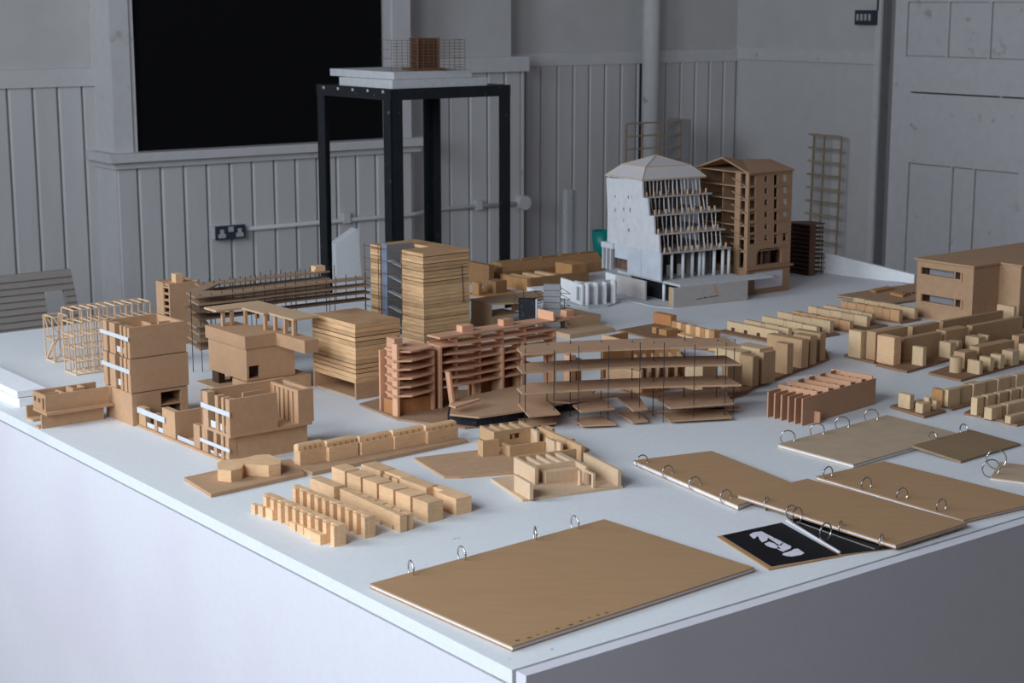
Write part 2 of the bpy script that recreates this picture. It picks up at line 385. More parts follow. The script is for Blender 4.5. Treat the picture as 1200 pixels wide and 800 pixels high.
# switch plate
kx0, kz0 = wr.XZ(1003, 29, -.02); kx1, kz1 = wr.XZ(1028, 12, -.02)
sw = Mod('switch_plate', 'dark metal switch plate with four pale rockers beside the door frame', 'switch', at=wr.w(kx0, 0, kz0), a=WA-90)
w_, h_ = kx1-kx0, kz1-kz0
sw.box('plate', 0, w_, -.03, 0, 0, h_, SOCK)
for k in range(4): sw.box('rocker', w_*(.11+.19*k), w_*(.21+.19*k), -.034, -.03, h_*.30, h_*.74, SOCKW)
sw.box('feed_conduit', w_*.97, w_*1.03, -.02, 0, h_, h_+1.2, SOCK)
# ================================================================== THE TABLE
LT, WT = 2.31, 2.475
tb = Mod('exhibition_table', 'large white box table carrying all the architectural models', 'table', at=(TC.x, TC.y, 0), a=38.4)
dl = (math.cos(AL-AT), math.sin(AL-AT))
def tp(r, l): return (r + l*dl[0], l*dl[1])
def quad(r0, r1, l0, l1): return [tp(r0, l0), tp(r1, l0), tp(r1, l1), tp(r0, l1)]
tb.prism('top', quad(0, WT, 0, LT), TZ-.018, TZ, TOPM)
tb.prism('top_core', quad(.010, WT-.010, .0, LT-.006), TZ-.024, TZ-.018, GAP)
tb.prism('side_panel', quad(.004, .020, .016, LT-.004), 0, TZ-.024, SIDEM)
tb.prism('side_panel', quad(.003, WT, -.0225, -.0040), 0, TZ-.0005, SIDEM)
tb.prism('side_panel', quad(.020, WT-.020, LT-.020, LT-.004), 0, TZ-.024, SIDEM)
tb.prism('side_panel', quad(WT-.020, WT-.004, .016, LT-.004), 0, TZ-.024, SIDEM)
tb.prism('corner_post', quad(.008, .05, .002, .05), 0, TZ-.024, GREYW)
gs = []
for u, v, a_, b_ in ((533, 631, .004, .0012), (538, 630, .003, .001), (647, 760.5, .0022, .0016), (597, 772, .0012, .0010), (751, 515, .0012, .001), (925, 338, .004, .002), (300, 604, .0015, .001), (118, 534, .0015, .001), (412, 654, .001, .001), (985, 455, .002, .001)):
    p = G(u, v) - Vector((TC.x, TC.y, TZ)); x, y = p.dot(er), p.dot(Vector((-er.y, er.x, 0)))
    gs.append(([(x+a_*c, y+b_*d, TZ+.00015) for c, d in ((-1, -.3), (-.2, -1), (.8, -.7), (1, .4), (.1, 1), (-.8, .6))], [(0, 1, 2, 3, 4, 5)]))
tb.add('pencil_marks', join(*gs), GREYC)
# ================================================================== THINGS BEHIND THE TABLE
def depth_at(u, v, y):
    r = ray(u, v); r = r*(y/r.y); return CAM + r
M_ = depth_at(458, 115, 5.25)
st = Mod('steel_stand', 'tall black angle-iron stand frame behind the table', 'stand', at=(M_.x, M_.y, 0), a=38.0)
zt_ = st.Z(105, 0, 0); sw_ = st.X(598, 0, zt_); sd_ = st.Y(371, 0, zt_)
fl = .042; th = .005
for x, y, sx, sy in ((0, 0, 1, 1), (sw_, 0, -1, 1), (0, sd_, 1, -1), (sw_, sd_, -1, -1)):
    st.add('leg', join(g_box(x, x+sx*fl, y, y+sy*th, 0, zt_), g_box(x, x+sx*th, y, y+sy*fl, 0, zt_)), STEEL)
for y, s in ((0, 1), (sd_, -1)):
    st.add('top_rail', join(g_box(0, sw_, y-s*.001, y+s*th, zt_-.033, zt_+.001), g_box(0, sw_, y, y+s*fl, zt_-.004, zt_)), STEEL)
for x, s in ((0, 1), (sw_, -1)):
    r_ = st.add('top_rail', join(g_box(x-s*.001, x+s*th, 0, sd_, zt_-.033, zt_+.001), g_box(x, x+s*fl, 0, sd_, zt_-.004, zt_)), STEEL)
    if s > 0:
        for k in range(5):
            yy = sd_*(.08+.2*k); st.box('bolt', x-.004, x, yy, yy+.008, zt_-.012, zt_-.004, SOCKW, r_)
# two boards on the stand; a greyer tone than foam imitates their shade
b1 = Mod('white_foam_board', 'thick white foam board lying on the black steel stand under another', 'board', at=st.w(0, 0, zt_+.0015), a=38.0)
e0 = st.X(457, .02, zt_); e1 = st.X(570, .01, zt_)
zz1 = .026
b1.box('slab', e0, e1, .006, sd_*.72, 0, zz1, GREYW)
b2 = Mod('white_foam_sheet', 'white foam board on top of the other one on the steel stand', 'board', at=st.w(0, 0, zt_+zz1+.002), a=38.0)
e2 = st.X(462, .03, zt_); e3 = st.X(553, .03, zt_)
b2.box('slab', e2, e3, .03, sd_*.93, 0, .022, GREYW)
tm = Mod('slatted_tower_model', 'dark brown slatted tower model ringed by a wire grid on the steel stand', 'model', at=st.w((e2+e3)/2, .06, zt_+zz1+.0245), a=20.0)
tw = .038
zt2 = tm.Z(44, 0, 0)
tm.box('base', -.055, .055, -.02, .10, 0, .006, REDW)
n = 15
for k in range(n):
    z = .006 + (zt2-.006)*k/n; tm.box('floor', -tw, tw, 0, .075, z, z+(zt2-.006)/n*.55, DARKW_SHADE if k % 3 else REDW)
tm.box('core', -tw+.006, tw-.006, .006, .07, .006, zt2-.004, DARKW_SHADE)
for x in (-tw, tw-.008): tm.box('corner_post', x, x+.008, -.003, .003, .006, zt2, REDW)
gx0 = tm.X(459, -.03, 0); gx1 = tm.X(545, -.03, 0); gz = tm.Z(47, 0, -.03)
vs = [gx0 + (gx1-gx0)*k/14 for k in range(15)]
for x in vs: tm.bar('wire', (x, -.03, 0), (x, -.03, gz), .0011, BRASS)
for k in range(1, 11): tm.bar('wire', (gx0, -.03, gz*k/10), (gx1, -.03, gz*k/10), .0011, BRASS)
for x in (gx0, gx1):
    for k in (1, 4, 7, 10): tm.bar('wire', (x, -.03, gz*k/10), (x, .09, gz*k/10), .0011, BRASS)
def leaning(name, label, cat, pts, y0, th, m, a=WA, lean=10, at=None):
    """board of (x, z) outline leaning back from the floor"""
    o = Mod(name, label, cat, at=at, a=a); o.o.rotation_euler = (R(-lean), 0, R(a)); return o
# weatherboarded panel leaning behind the table on the left
p0 = depth_at(82, 316, 5.6)
lp = Mod('weatherboard_panel', 'grey-brown clapboard panel with a square hole leaning behind the table', 'model', at=(p0.x, p0.y, 0), a=38.0)
zt3 = lp.Z(315, 0, 0); hw = .95
lean = R(9)
def lx(u, v): return lp.XZ(u, v, 0)
hx0, hz1 = lx(50, 341); hx1, hz0 = lx(74, 366)
nb = 15; bh = zt3/nb*1.0
bh = (lx(60, 318)[1]-lx(60, 387)[1])/9.2; k = 0; z = zt3
while z > 0.02:
    z0 = max(z-bh, 0)
    segs = [(-hw, 0)] if (z0 >= hz1-.002 or z <= hz0+.002) else [(-hw, hx0), (hx1, 0)]
    for a_, b_ in segs:
        t = -(zt3-z)*math.tan(lean)
        b_ = b_ + (zt3-z)*.10 if b_ == 0 else b_
        lp.add('clapboard', g_side([(-( .0), z0)], 'x', 0, 1) if False else
               ([(a_, t-.012-bh*.16, z0), (b_, t-.012-bh*.16, z0), (b_, t-.004, z), (a_, t-.004, z), (a_, t+.008-bh*.16, z0), (b_, t+.008-bh*.16, z0), (b_, t+.008, z), (a_, t+.008, z)],
                [(0, 1, 2, 3), (5, 4, 7, 6), (4, 5, 1, 0), (3, 2, 6, 7), (1, 5, 6, 2), (4, 0, 3, 7)]), GREYC if False else mat('grey_brown_card', (.33, .29, .265), .85, .08, 80, rnd=.05))
    z = z0
# polystyrene offcut leaning behind the stand
q0 = depth_at(394, 300, 6.2)
fo = Mod('foam_offcut', 'white foam offcut with a sloping top leaning on the boarded wall', 'board', at=(q0.x, q0.y, 0), a=30.0)
za = fo.Z(286, 0, 0); xb_ = fo.X(419, 0, za); zb_ = fo.Z(268, xb_, 0); xc_ = fo.X(425, 0, fo.Z(330, 0, 0))
fo.add('slab', g_side([(0, 0), (xc_+.05, 0), (xb_, zb_), (0, za)], 'y', 0, .05), FOAM, fix=True)
# pale panel leaning in the far bay
q1 = depth_at(664.5, 290, 7.3)
fp = Mod('pale_card_panel', 'tall pale grey card panel standing against the far boarded bay', 'board', at=(q1.x, q1.y, 0), a=36.0)
zf = fp.Z(222, 0, 0); xf1 = fp.X(671, 0, zf); xf2 = fp.X(692, 0, zf)
fp.box('edge_strip', 0, xf1, 0, .03, 0, zf, GREYW)
fp.add('sheet', g_side([(xf1, 0), (xf2, 0), (xf2-.02, zf*.985), (xf1, zf*.995)], 'y', .012, .022), mat('pale_grey_card', (.50, .50, .51), .8, .05), fix=True)
# stick grids leaning on the walls
def grid(name, label, at, a, cols, rows, w, m, over=0., lean=4):
    g = Mod(name, label, 'model', at=at, a=a); g.o.rotation_euler[0] = R(-lean)
    zt = rows[-1]
    for x in cols: g.bar('upright', (x, 0, 0), (x, 0, zt), w, m)
    for z in rows: g.bar('cross_stick', (cols[0]-over, -w, z), (cols[-1], -w, z), w, m)
    return g
g0 = wr.XZ(950, 157, -.10)
gg = Mod('probe', None, None, at=wr.w(g0[0], -.10, 0), a=WA-90)
zz = [gg.Z(v, 0, 0) for v in (157.5, 173, 188.5, 204, 219.5, 235, 250, 266, 281, 296)]
step = zz[0]-zz[1]; zz = sorted(zz + [zz[-1]-step*(k+1) for k in range(int(zz[-1]/step))])
cs = [gg.X(u, 0, zz[-1]) for u in (951, 963, 983)]
bpy.data.objects.remove(gg.o)
grid('stick_grid', 'tall open lattice of thin wooden sticks leaning on the wall near the door', wr.w(g0[0], -.10, 0), WA-90, cs, zz, .0085, STICKD, over=.028, lean=1.2)
g1 = wb.XZ(734, 146, PC-.35)
gg = Mod('probe', None, None, at=wb.w(g1[0], PC-.35, 0), a=WA)
zz = [gg.Z(v, 0, 0) for v in (145, 160, 175, 190)]
step = zz[0]-zz[1]; zz = sorted(zz + [zz[-1]-step*(k+1) for k in range(int(zz[-1]/step))])
cs = [gg.X(u, 0, zz[-1]) for u in (734, 753, 772, 797)]
bpy.data.objects.remove(gg.o)
gb = grid('stick_shelf', 'wide wooden stick lattice with a grey end panel in front of the pipe', wb.w(g1[0], PC-.35, 0), WA, cs, zz, .007, STICKD, lean=0)
gb.box('end_panel', cs[-1]+.004, cs[-1]+.014, -.06, .10, 0, zz[-1]+.01, GREYC)
# ================================================================== MODELS ON THE LEFT OF THE TABLE
# two polystyrene slabs at the table edge
m = Mod('foam_slab', 'lower of two stacked white foam slabs at the table edge', 'slab', 23, 477.5)
h1 = m.Z(467.5); m.box('slab', 0, m.X(62), 0, m.Y(-60), 0, h1, FOAM)
m2 = Mod('foam_slab', 'upper of two stacked white foam slabs at the table edge', 'slab', at=m.w(0, 0, h1+.0015), a=37.0)
c = m2.L(20.6, 466, 0); h2 = m2._lin(m2.w(*c, 0), m2.ez, v=458.7)
m2.box('slab', c[0], c[0]+m.X(56), c[1], m.Y(-70), 0, h2, FOAM)
# ---------------- small house with a cantilevered upper floor
m = Mod('cantilever_house_model', 'small brown card house with a raised open box beside the foam slabs', 'model', 49.4, 502.5)
t = .0045
zs = m.Z(486.5); a, b = m.L(55, 487.5, zs)
m.box('lower_wall', 0, m.X(122), 0, t, 0, zs, CARD)
q = m.L(31, 490.6)
m.box('lower_wall', q[0], q[0]+.12, q[1]-t, q[1], 0, zs, CARD)
m.box('floor_strip', q[0], q[0]+.05, q[1]-.03, q[1]-t, 0, .004, CARD)
m.box('floor_strip', -.004, .05, t, .018, 0, .004, CARD)
x1 = m.X(136.5, b, zs); yb = m.Y(38.5, a, zs+.005)
m.box('floor_plate', a, x1, b, yb, zs, zs+.005, CARD)
zf = zs+.005; c, e = m.L(53.7, 482.7, zf); zt = m._lin(m.w(c, e, 0), m.ez, v=463.7)
xr = m.X(128.5, e, zf); yt = m.Y(38, c, zt)
m.box('long_wall', c, xr, e, e+t, zf, zt, CARD)
m.box('long_wall', c, m.X(111, yt, zt), yt-t, yt, zf, zt, CARD)
wy = lambda u: m.Y(u, c, (zf+zt)/2)
hs = [(wy(52.5), wy(49.5), zf+.002, zt-.006), (wy(47.5), wy(44.5), zf+.012, zt-.009), (wy(42.5), wy(39.8), zf+.012, zt-.008)]
m.panel('window_wall', 'x', c, c+t, e+t, yt-t, zf, zt, hs, CARD)
xp = m.X(63, yt, zt); m.box('partition', xp, xp+t, m.Y(73, xp, zt), yt-t, zf, zt-.003, CARD)
xq = c+.07; m.box('partition', c+t, xp, (e+yt)/2+.006, (e+yt)/2+.010, zf, zt-.004, CARD)
m.add('stair_core', g_panel('y', (e+yt)/2-.012, (e+yt)/2-.008, m.X(82, (e+yt)/2, zt), m.X(96, (e+yt)/2, zt), zf, zt+.002, []), CARD)
x0 = m.X(82, (e+yt)/2, zt); m.box('stair_core', x0, x0+t, (e+yt)/2-.008, (e+yt)/2+.018, zf, zt+.002, CARD)
x0 = m.X(95, (e+yt)/2, zt); m.box('stair_core', x0, x0+t, (e+yt)/2-.008, (e+yt)/2+.018, zf, zt+.002, CARD)
# ---------------- stick frames
def stick_frame(m, W, D, H, nx, nz, w, mt, brace=False):
    for i in range(nx):
        x = W*i/(nx-1) + random.uniform(-.002, .002)*(0 < i < nx-1)
        lean = random.uniform(-.003, .003)
        for y in (0, D): m.bar('upright', (x, y, 0), (x+lean, y, H), w, mt)
        if nx > 3: m.bar('upright', (x, D*.5, 0), (x+lean, D*.5, H*.78), w*.9, mt)
        for k in range(nz+1): m.bar('tie', (x, 0, max(H*k/nz, w/2)), (x, D, max(H*k/nz, w/2)), w*.9, mt)
        if brace and i < nx: m.bar('brace', (x, 0, 0), (x, D, H), w*.8, mt)
    for k in range(nz+1):
        for y in (0, D):
            m.bar('rail', (0, y, max(H*k/nz, w/2)), (W, y, max(H*k/nz, w/2)), w*.9, mt)
m = Mod('stick_frame_model', 'long open frame of thin bare wooden sticks behind the storey tower', 'model', 90, 440)
H = m.Z(364); W = m.X(176, 0, H); D = m.Y(73, 0, H)
stick_frame(m, W, D, H, 10, 5, .0023, STICK)
m = Mod('stick_turret_model', 'small cross-braced turret of bare wooden sticks beside the long stick frame', 'model', 65, 425)
H = m.Z(372); W = m.X(79, 0, H); D = m.Y(52, 0, H)
stick_frame(m, W, D, H, 2, 2, .0025, STICK, True)
for y in (0, D):
    m.bar('brace', (0, y, 0), (W, y, H*.5), .0025, STICK); m.bar('brace', (0, y, H), (W, y, H*.5), .0025, STICK)
m.bar('brace', (0, D, 0), (0, 0, H*.5), .0025, STICK)
# ---------------- slim card tower with a slot
m = Mod('slim_tower_model', 'slim brown card tower with a slotted side and a small rooftop block', 'model', 201, 405)
H = m.Z(333); W = m.X(234, 0, H); D = m.Y(182.5, 0, H); ys = m.Y(191, 0, H); t = .004
m.box('main_wall', 0, W, 0, t, 0, H, CARD); m.box('main_wall', W-t, W, t, D, 0, H, CARD); m.box('main_wall', 0, W-t, D-t, D, 0, H, CARD)
m.box('slot_wall', 0, t, ys, D-t, 0, H, CARD)
m.box('inner_wall', .022, .025, t, ys, 0, H-.01, REDW)
for k in range(9): m.box('floor', .001, .022, t, ys, H*(.08+.105*k), H*(.08+.105*k)+.0035, CARD)
m.box('roof', t, W-t, t, D-t, H-.006, H-.002, CARD)
xr0 = m.X(203, D*.5, H); m.box('rooftop_block', xr0, m.X(214.5, D*.3, H), D*.3, D*.62, H-.002, H+.017, PINE)
# ---------------- three-storey tower of stacked boxes
m = Mod('storey_tower_model', 'tall brown card tower of three stacked boxes, finned and strapped with white strips', 'model', 156, 499.5)
z1, z2, z3 = m.Z(461), m.Z(421), m.Z(384); W = m.X(217, 0, z3); D = m.Y(120, 0, z3); t = .006
def hx(u, v): return m.XZ(u, v, 0)
o0 = hx(189.5, 485)[0], hx(213, 485)[0]; oz = hx(200, 485.5)[1]
b0 = m.box('storey_side', 0, t, t, D, 0, z1-.001, CARD)
m.panel('storey_side', 'y', 0, t, 0, W, 0, z1-.001, [(o0[0], o0[1], oz, z1-.006)], CARD)
m.box('storey_side', W-t, W, t, D, 0, z1-.001, CARD); m.box('storey_side', t, W-t, D-t, D, 0, z1-.001, CARD)
m.box('shelf', o0[0]-.01, W-t, t*.3, .05, hx(200, 474)[1], hx(200, 474)[1]+.003, CARD)
m.box('inner_wall', o0[0]-.012, W-t, .05, .053, 0, z1-.003, DARKW_SHADE)  # dark colour imitates the shade inside the bottom box
for za, zb in ((z1, z2), (z2, z3)):
    off = .002 if za == z1 else 0.
    m.box('floor', t, W-t, t, D-t, za, za+.004, CARD)
    m.box('storey_side', -off, W+off, -off, t, za+.0008, zb-.0008, CARD)
    m.box('storey_side', W-t, W+off, t, D, za+.0008, zb-.0008, CARD)
    m.box('storey_side', t, W-t, D-t, D, za+.0008, zb-.0008, CARD)
    top = z3
    cy = lambda u: m.Y(u, 0, top)
    for ua, ub in ((120, 124.5), (127.5, 134), (139.8, 142), (144, 147), (148.5, 151.8)):
        m.box('fin', -off, .014, max(cy(ub), t), cy(ua), za+.0008, zb-.0008, CARD)
    hgt = zb-za
    m.box('paper_strip', -.0035, -.0025, cy(151.5), cy(118.5), za+hgt*.57, za+hgt*.70, STRIP)
    m.box('paper_strip', .002, .003, cy(146.5), cy(134.5), za+hgt*.10, za+hgt*.28, STRIP)
    m.box('inner_wall', .035, .038, t, D*.55, za+.004, zb-.016, DARKW_SHADE)  # first inner wall dark to imitate the shade between the fins
    m.box('inner_wall', .053, W-t, D*.55, D*.55+.004, za+.004, zb-.014, CARD)
    m.box('inner_wall', W*.66, W*.66+.004, D*.55+.004, D-t, za+.004, zb-.010, CARD)
    m.box('inner_wall', W*.66+.004, W*.9, D*.36, D*.36+.004, za+.004, zb-.004, CARD)
# ---------------- courtyard house in the foreground
m = Mod('courtyard_house_model', 'two-storey brown card house with a walled court, fins and white strips', 'model', 271, 544)
t = .006; z1 = m.Z(513); z2 = m.Z(468.7); W = m.X(366, 0, z1); yU = m.Y(235, 0, z2); yE = m.Y(163.5, 0, 0)
zc = m.Z(497.5, 0, m.Y(231, 0, 0))
D = yU
m.box('ground_floor', t, W-t, t, yE, 0, .003, CARD)
m.box('side_wall', .004, W-.006, .007, .007+t, .003, z1-.001, CARD)
m.box('end_wall', W-t-.006, W-.006, .007+t, D-t, .003, z1-.001, CARD)
m.box('rear_wall', .0, W-t, D-t, D, .003, z1-.001, CARD)
m.box('upper_floor', 0, W, 0, D, z1-.001, z1+.004, CARD)
xg = m.X(324.5, 0, z2); xt = m.X(349, 0, z2); W2 = m.X(367, 0, z2)
m.box('side_wall', 0, xg, 0, t, z1+.004, z2, CARD)
m.box('rear_wall', 0, W2, D-t, D, z1+.004, z2, CARD)
zt = m._lin(m.w(xt, 0, 0), m.ez, v=457.5)
m.box('tower_wall', xt, xt+t, t, D-t, z1+.004, zt, CARD); m.box('tower_wall', xt, W2, 0, t, z1+.004, zt, CARD)
m.box('tower_wall', W2-t, W2, t, D-t, z1+.004, zt, CARD)
m.box('tower_roof', xt+t, W2-t, t, D*.55, zt-.008, zt-.004, CARD)
for k in range(5): m.box('reed', xt-.003, xt, D*(.15+.15*k), D*(.15+.15*k)+.004, z1+.004, zt-.004, CARD)
cy = lambda u: m.Y(u, 0, 0); cu = lambda u: m.Y(u, 0, z2)
for ua, ub in ((235, 243), (251.5, 255), (259, 261.5), (264, 270)):
    m.box('fin', 0, .014, max(cu(ub), t), cu(ua), z1+.004, z2, CARD)
for ua, ub in ((235.5, 244), (251, 254.5), (259.5, 262.5), (265, 271)):
    m.box('fin', 0, .014, max(cy(ub), t), min(cy(ua), D-t), .003, z1-.001, CARD)
m.box('fin', 0, .010, cy(234.8), cy(227.5), .003, zc, CARD)
h = z2-z1
m.box('paper_strip', -.0025, -.0015, cu(270), cu(236), z1+h*.56, z1+h*.69, STRIP)
m.box('paper_strip', .003, .004, cu(262), cu(244), z1+h*.08, z1+h*.26, STRIP)
m.box('paper_strip', -.0025, -.0015, cy(271), cy(236.5), z1*.44, z1*.58, STRIP)
m.box('paper_strip', .003, .004, cy(263.5), cy(245), .004, z1*.20, STRIP)
m.box('inner_wall', .045, .048, .014, D-t, .004, z1-.002, DARKW_SHADE); m.box('inner_wall', .035, .038, t, D*.5, z1+.004, z2-.012, DARKW_SHADE)  # dark colour imitates shade behind the fins of both storeys
m.box('inner_wall', .053, xt*.7, D*.5, D*.5+.004, z1+.004, z2-.004, CARD)
# the court and low wing
y3a, y3b = cy(206), cy(191); zl = m.Z(483, 0, y3a); ze = m.Z(475.5, 0, yE)
m.box('court_wall', 0, W*.8, y3a, y3a+t, .003, zl, CARD)
m.box('fin', 0, .012, y3a+t, y3b, .003, zl, CARD)
m.box('fin', 0, .010, cy(184.5), cy(181), .003, ze*.93, CARD); m.box('fin', 0, .010, cy(171), yE, .003, ze, CARD)
m.box('paper_strip', -.0025, -.0015, cy(195), cy(163), zl*.50, zl*.70, STRIP)
m.box('paper_strip', .002, .003, cy(191), cy(171.5), .004, zl*.24, STRIP)
m.box('paper_strip', .002, .003, cy(227), cy(207), .004, zl*.22, STRIP)
m.box('inner_wall', .045, .049, y3b-.02, yE, .003, ze*.45, DARKW_SHADE)  # dark colour imitates the dim interior of the low wing
m.box('sill_strip', -.004, 0, 0, yE, 0, .004, CARD)
# ---------------- raised box with a pergola roof
m = Mod('pergola_house_model', 'brown card box house on stilts carrying a flat pergola roof on posts', 'model', 290, 463)
zb = m.Z(447); zs = m.Z(409.5); zt = m.Z(394); W = m.X(346, 0, zb); D = m.Y(244, 0, zs)
wx0, wz0 = m.XZ(290.5, 444); wx1, wz1 = m.XZ(304, 427.5)
m.panel('body_wall', 'y', 0, .005, 0, W, zb, zs, [(wx0+.003, wx1, wz0, wz1)], CARD)
m.box('body_wall', 0, .005, .005, D, zb, zs, CARD); m.box('body_wall', W-.005, W, .005, D, zb, zs, CARD)
m.box('body_wall', .005, W-.005, D-.005, D, zb, zs, CARD); m.box('body_floor', .005, W-.005, .005, D-.005, zb, zb+.004, CARD)
m.box('window_backing', wx0, wx1+.02, .02, .023, zb+.004, zs-.01, DARKW_SHADE)
xr = m.X(322, 0, zt); ov = .004
yp = m.Y(357, xr, zt); xp = m.X(373, yp, zt)
m.add('roof_slab', join(g_box(-ov, xr, -ov, D+ov, zs+.001, zt), g_box(xr, xp, yp, D*.6, zs+.001, zt)), CARD)
m.box('plinth', -.004, m.X(361, 0, zb), -.010, .05, 0, zb-.001, CARD)
for x, y in ((.012, D-.02), (.04, D-.012), (.07, D-.01)): m.box('stilt', x, x+.006, y-.006, y, 0, zb, DARKW_SHADE)
m.box('stilt', .004, .018, D-.03, D-.004, 0, zb, DARKW_SHADE)
m.box('base_sheet', -.02, W, 0.055, D+.02, 0, .002, CARD2)
# pergola
zr = zt + .030
P = lambda u, v: m.L(u, v, zr)
a0 = P(239, 362); a1 = P(292, 355); a2 = P(254, 366); b0 = P(282, 362); b1 = P(312, 369); b2 = P(354, 375); b3 = P(370, 372)
xL, xM = a0[0], b0[0]; xR = max(b3[0], xM+.035)
rf = m.box('pergola_roof', xL, xR, a2[1], a0[1], zr, zr+.004, CARD2)
m.box('pergola_roof', xM, xR, b1[1], a2[1], zr, zr+.004, CARD2)
m.box('pergola_roof', xM+.012, xR+.004, b2[1], b1[1], zr, zr+.004, CARD2)
for x, y in ((xL+.015, a2[1]+.006), (xL+.034, a2[1]+.005), (xM+.003, a2[1]-.004), (xM+.003, b1[1]+.004), (xM+.016, b1[1]-.012), (xM+.016, (b1[1]+b2[1])/2-.004), (xM+.016, b2[1]+.010),
             (xR-.012, a0[1]-.01), (xR-.012, a2[1]), (xR-.010, b1[1]+.004)):
    m.box('post', x, x+.006, y-.003, y+.004, zt, zr, CARD)
# ---------------- long multi-level deck model on pins
m = Mod('pinned_deck_model', 'long low model of many thin brown decks threaded on dark pins', 'model', 236, 436, a=37.0)
zt = m.Z(349); n = 8
XE = m.X(433, 0, zt); YB = m.L(221, 343.6, zt)[1]
xb_ = m.L(221, 343.6, zt)[0]
yk = m.L(416, 325, zt)[1]
yk = max(min(yk, .34), .16)
yf0, yf1 = -.004, YB
dk = mat('brown_deck', (.34, .225, .145), .8, .1, 60, rnd=.08)
dk2 = mat('dark_brown_deck', (.20, .115, .07), .8, .1, 60, rnd=.1)
zl = [zt*(.30+.70*k/(n-1)) for k in range(n)]
yw = yf0+.030
xk0 = m.X(224, yk, zt)
for k, z in enumerate(zl):
    mm = dk if k >= n-2 else dk2
    o = -.006 if k % 2 else 0
    if k < 4:                                   # short decks at the near end only
        m.prism('deck', [(xb_+o, yf1), (-.004+o, yf0), (.035-.004*k, yf0+.004), (.045, yf1)], z, z+.003, dk)
        continue
    m.prism('deck', [(xb_+o, yf1), (-.004+o, yf0), (.10, yf0-.003), (XE*.5, yf0+.004), (XE, yf0), (XE, yw), (XE*.5, yw+.006), (.1, yw), (.03, yf1)], z, z+.003, mm)
    m.prism('deck', [(xk0, yk-.035), (XE*.95, yk-.030), (XE*.95, yk), (xk0+.01, yk+.004)], z, z+.003, mm)
    if k in (5, 7): m.prism('deck', [(.0, yf1), (.045, yf1), (xk0+.05, yk-.034), (xk0+.004, yk-.034)], z, z+.003, mm)
for k in range(17):
    x = XE*k/16.5
    for y, b in ((.003, 0), (yk-.028, 0), (yk-.006, 0)):
        if y > yw and x < xk0+.004: continue
        m.bar('pin', (x+.004, y, b if k < 3 or k % 4 == 0 else zl[4]), (x+.004, y, zt+random.uniform(.006, .015)), .0018, WIRE, n=5)
m.bar('pin', (-.012, .012, 0), (-.012, .012, zt+.012), .0018, WIRE, n=5)
m.box('roof_block', XE*.86, XE*.92, yk-.03, yk-.01, zt+.0035, zt+.016, PINE)
# ---------------- plywood block and tower, every sheet a layer
def ply_stack(m, pts, z0, z1, n, th=None, glue=.16, seed=1):
    rnd = random.Random(seed)
    dz = (z1-z0)/n
    cx = sum(p[0] for p in pts)/len(pts); cy_ = sum(p[1] for p in pts)/len(pts)
    for k in range(n):
        ox, oy = rnd.uniform(-.0006, .0006), rnd.uniform(-.0006, .0006)
        P = [(x+ox, y+oy) for x, y in pts]
        last = k == n-1
        gl = dz*rnd.choice((.06, .08, .10, .22)); lay = m.prism('plywood_layer', P, z0+dz*k+(0 if k == 0 else gl), z0+dz*(k+1), PLYE)
        if k:
            Q = [(cx+(x-cx)*.985, cy_+(y-cy_)*.985) for x, y in P]
            m.prism('glue_line', Q, z0+dz*k, z0+dz*k+gl, PLYG, lay)
        if last: m.prism('top_face', [(cx+(x-cx)*.998, cy_+(y-cy_)*.998) for x, y in P], z1, z1+.0004, PLYT, lay)
m = Mod('plywood_block_model', 'squat block of stacked plywood sheets raised on end panels', 'model', 417.5, 468.5, a=38.4)
zb = m.Z(449.5); zt = m.Z(380.5); W = m.X(468.5, 0, zt); D = m.Y(365.5, 0, zt)
ply_stack(m, [(0, 0), (W, 0), (W, D), (0, D)], zb, zt, 13, seed=3)
m.box('end_panel', 0, W, 0, .005, 0, zb, CARD); m.box('end_panel', 0, W, D-.005, D, 0, zb, CARD)
m.box('rear_panel', W-.005, W, .005, D-.005, 0, zb, CARD); m.box('base_sheet', .005, W-.005, .005, D-.005, 0, .003, CARD)
m = Mod('plywood_tower_model', 'tall tower of stacked plywood sheets split by a slot with a grey card shaft', 'model', 497, 405, a=39.5)
zt = m.Z(297.5); W = m.X(550, 0, zt); D = m.Y(434, 0, zt); ya = m.Y(470, 0, zt); yb = m.Y(445, 0, zt)
xs = W*.62
ply_stack(m, [(0, 0), (W, 0), (W, D), (0, D), (0, yb), (xs, yb), (xs, ya), (0, ya)], 0, zt, 25, seed=5)
ym = m.Y(452, 0, zt)
m.box('grey_shaft', .003, .0065, ym, yb-.002, 0, zt+.006, BLUEC)
m.box('shaft_side', .0065, xs-.003, ym, ym+.003, 0, zt+.004, GREYC)
m.box('slot_backing', xs-.004, xs-.001, ya+.001, ym, 0, zt-.01, DARKW_SHADE)
for k in range(5):
    z = zt*(.80-.17*k); m.add('stair_flight', g_bar((.010, ya+.002, z), (.010, ym-.002, z+.010), .012, .003), GREYC)
for y in (m.Y(427, -.012, zt), m.Y(443, -.012, zt), m.Y(470.5, -.012, zt)): m.bar('mesh_wire', (-.012, y, .05), (-.012, y, zt+.004), .0012, BRASS)
for k in range(7):
    z = zt*(.18+.135*k); m.bar('mesh_wire', (-.012, m.Y(471, -.012, zt), z), (-.012, m.Y(426, -.012, zt), z), .0012, BRASS)
xi, zi = m.XZ(541, 312); xj, zj = m.XZ(543, 353)
m.add('ink_line', join(g_bar((xi, -.0012, zi), (xj, -.0012, zj), .0012), g_bar((xi-.003, -.0012, zi), (xi+.003, -.0012, zi), .0012), g_bar((xj-.004, -.0012, zj), (xj+.004, -.0012, zj), .0012)), INKD)
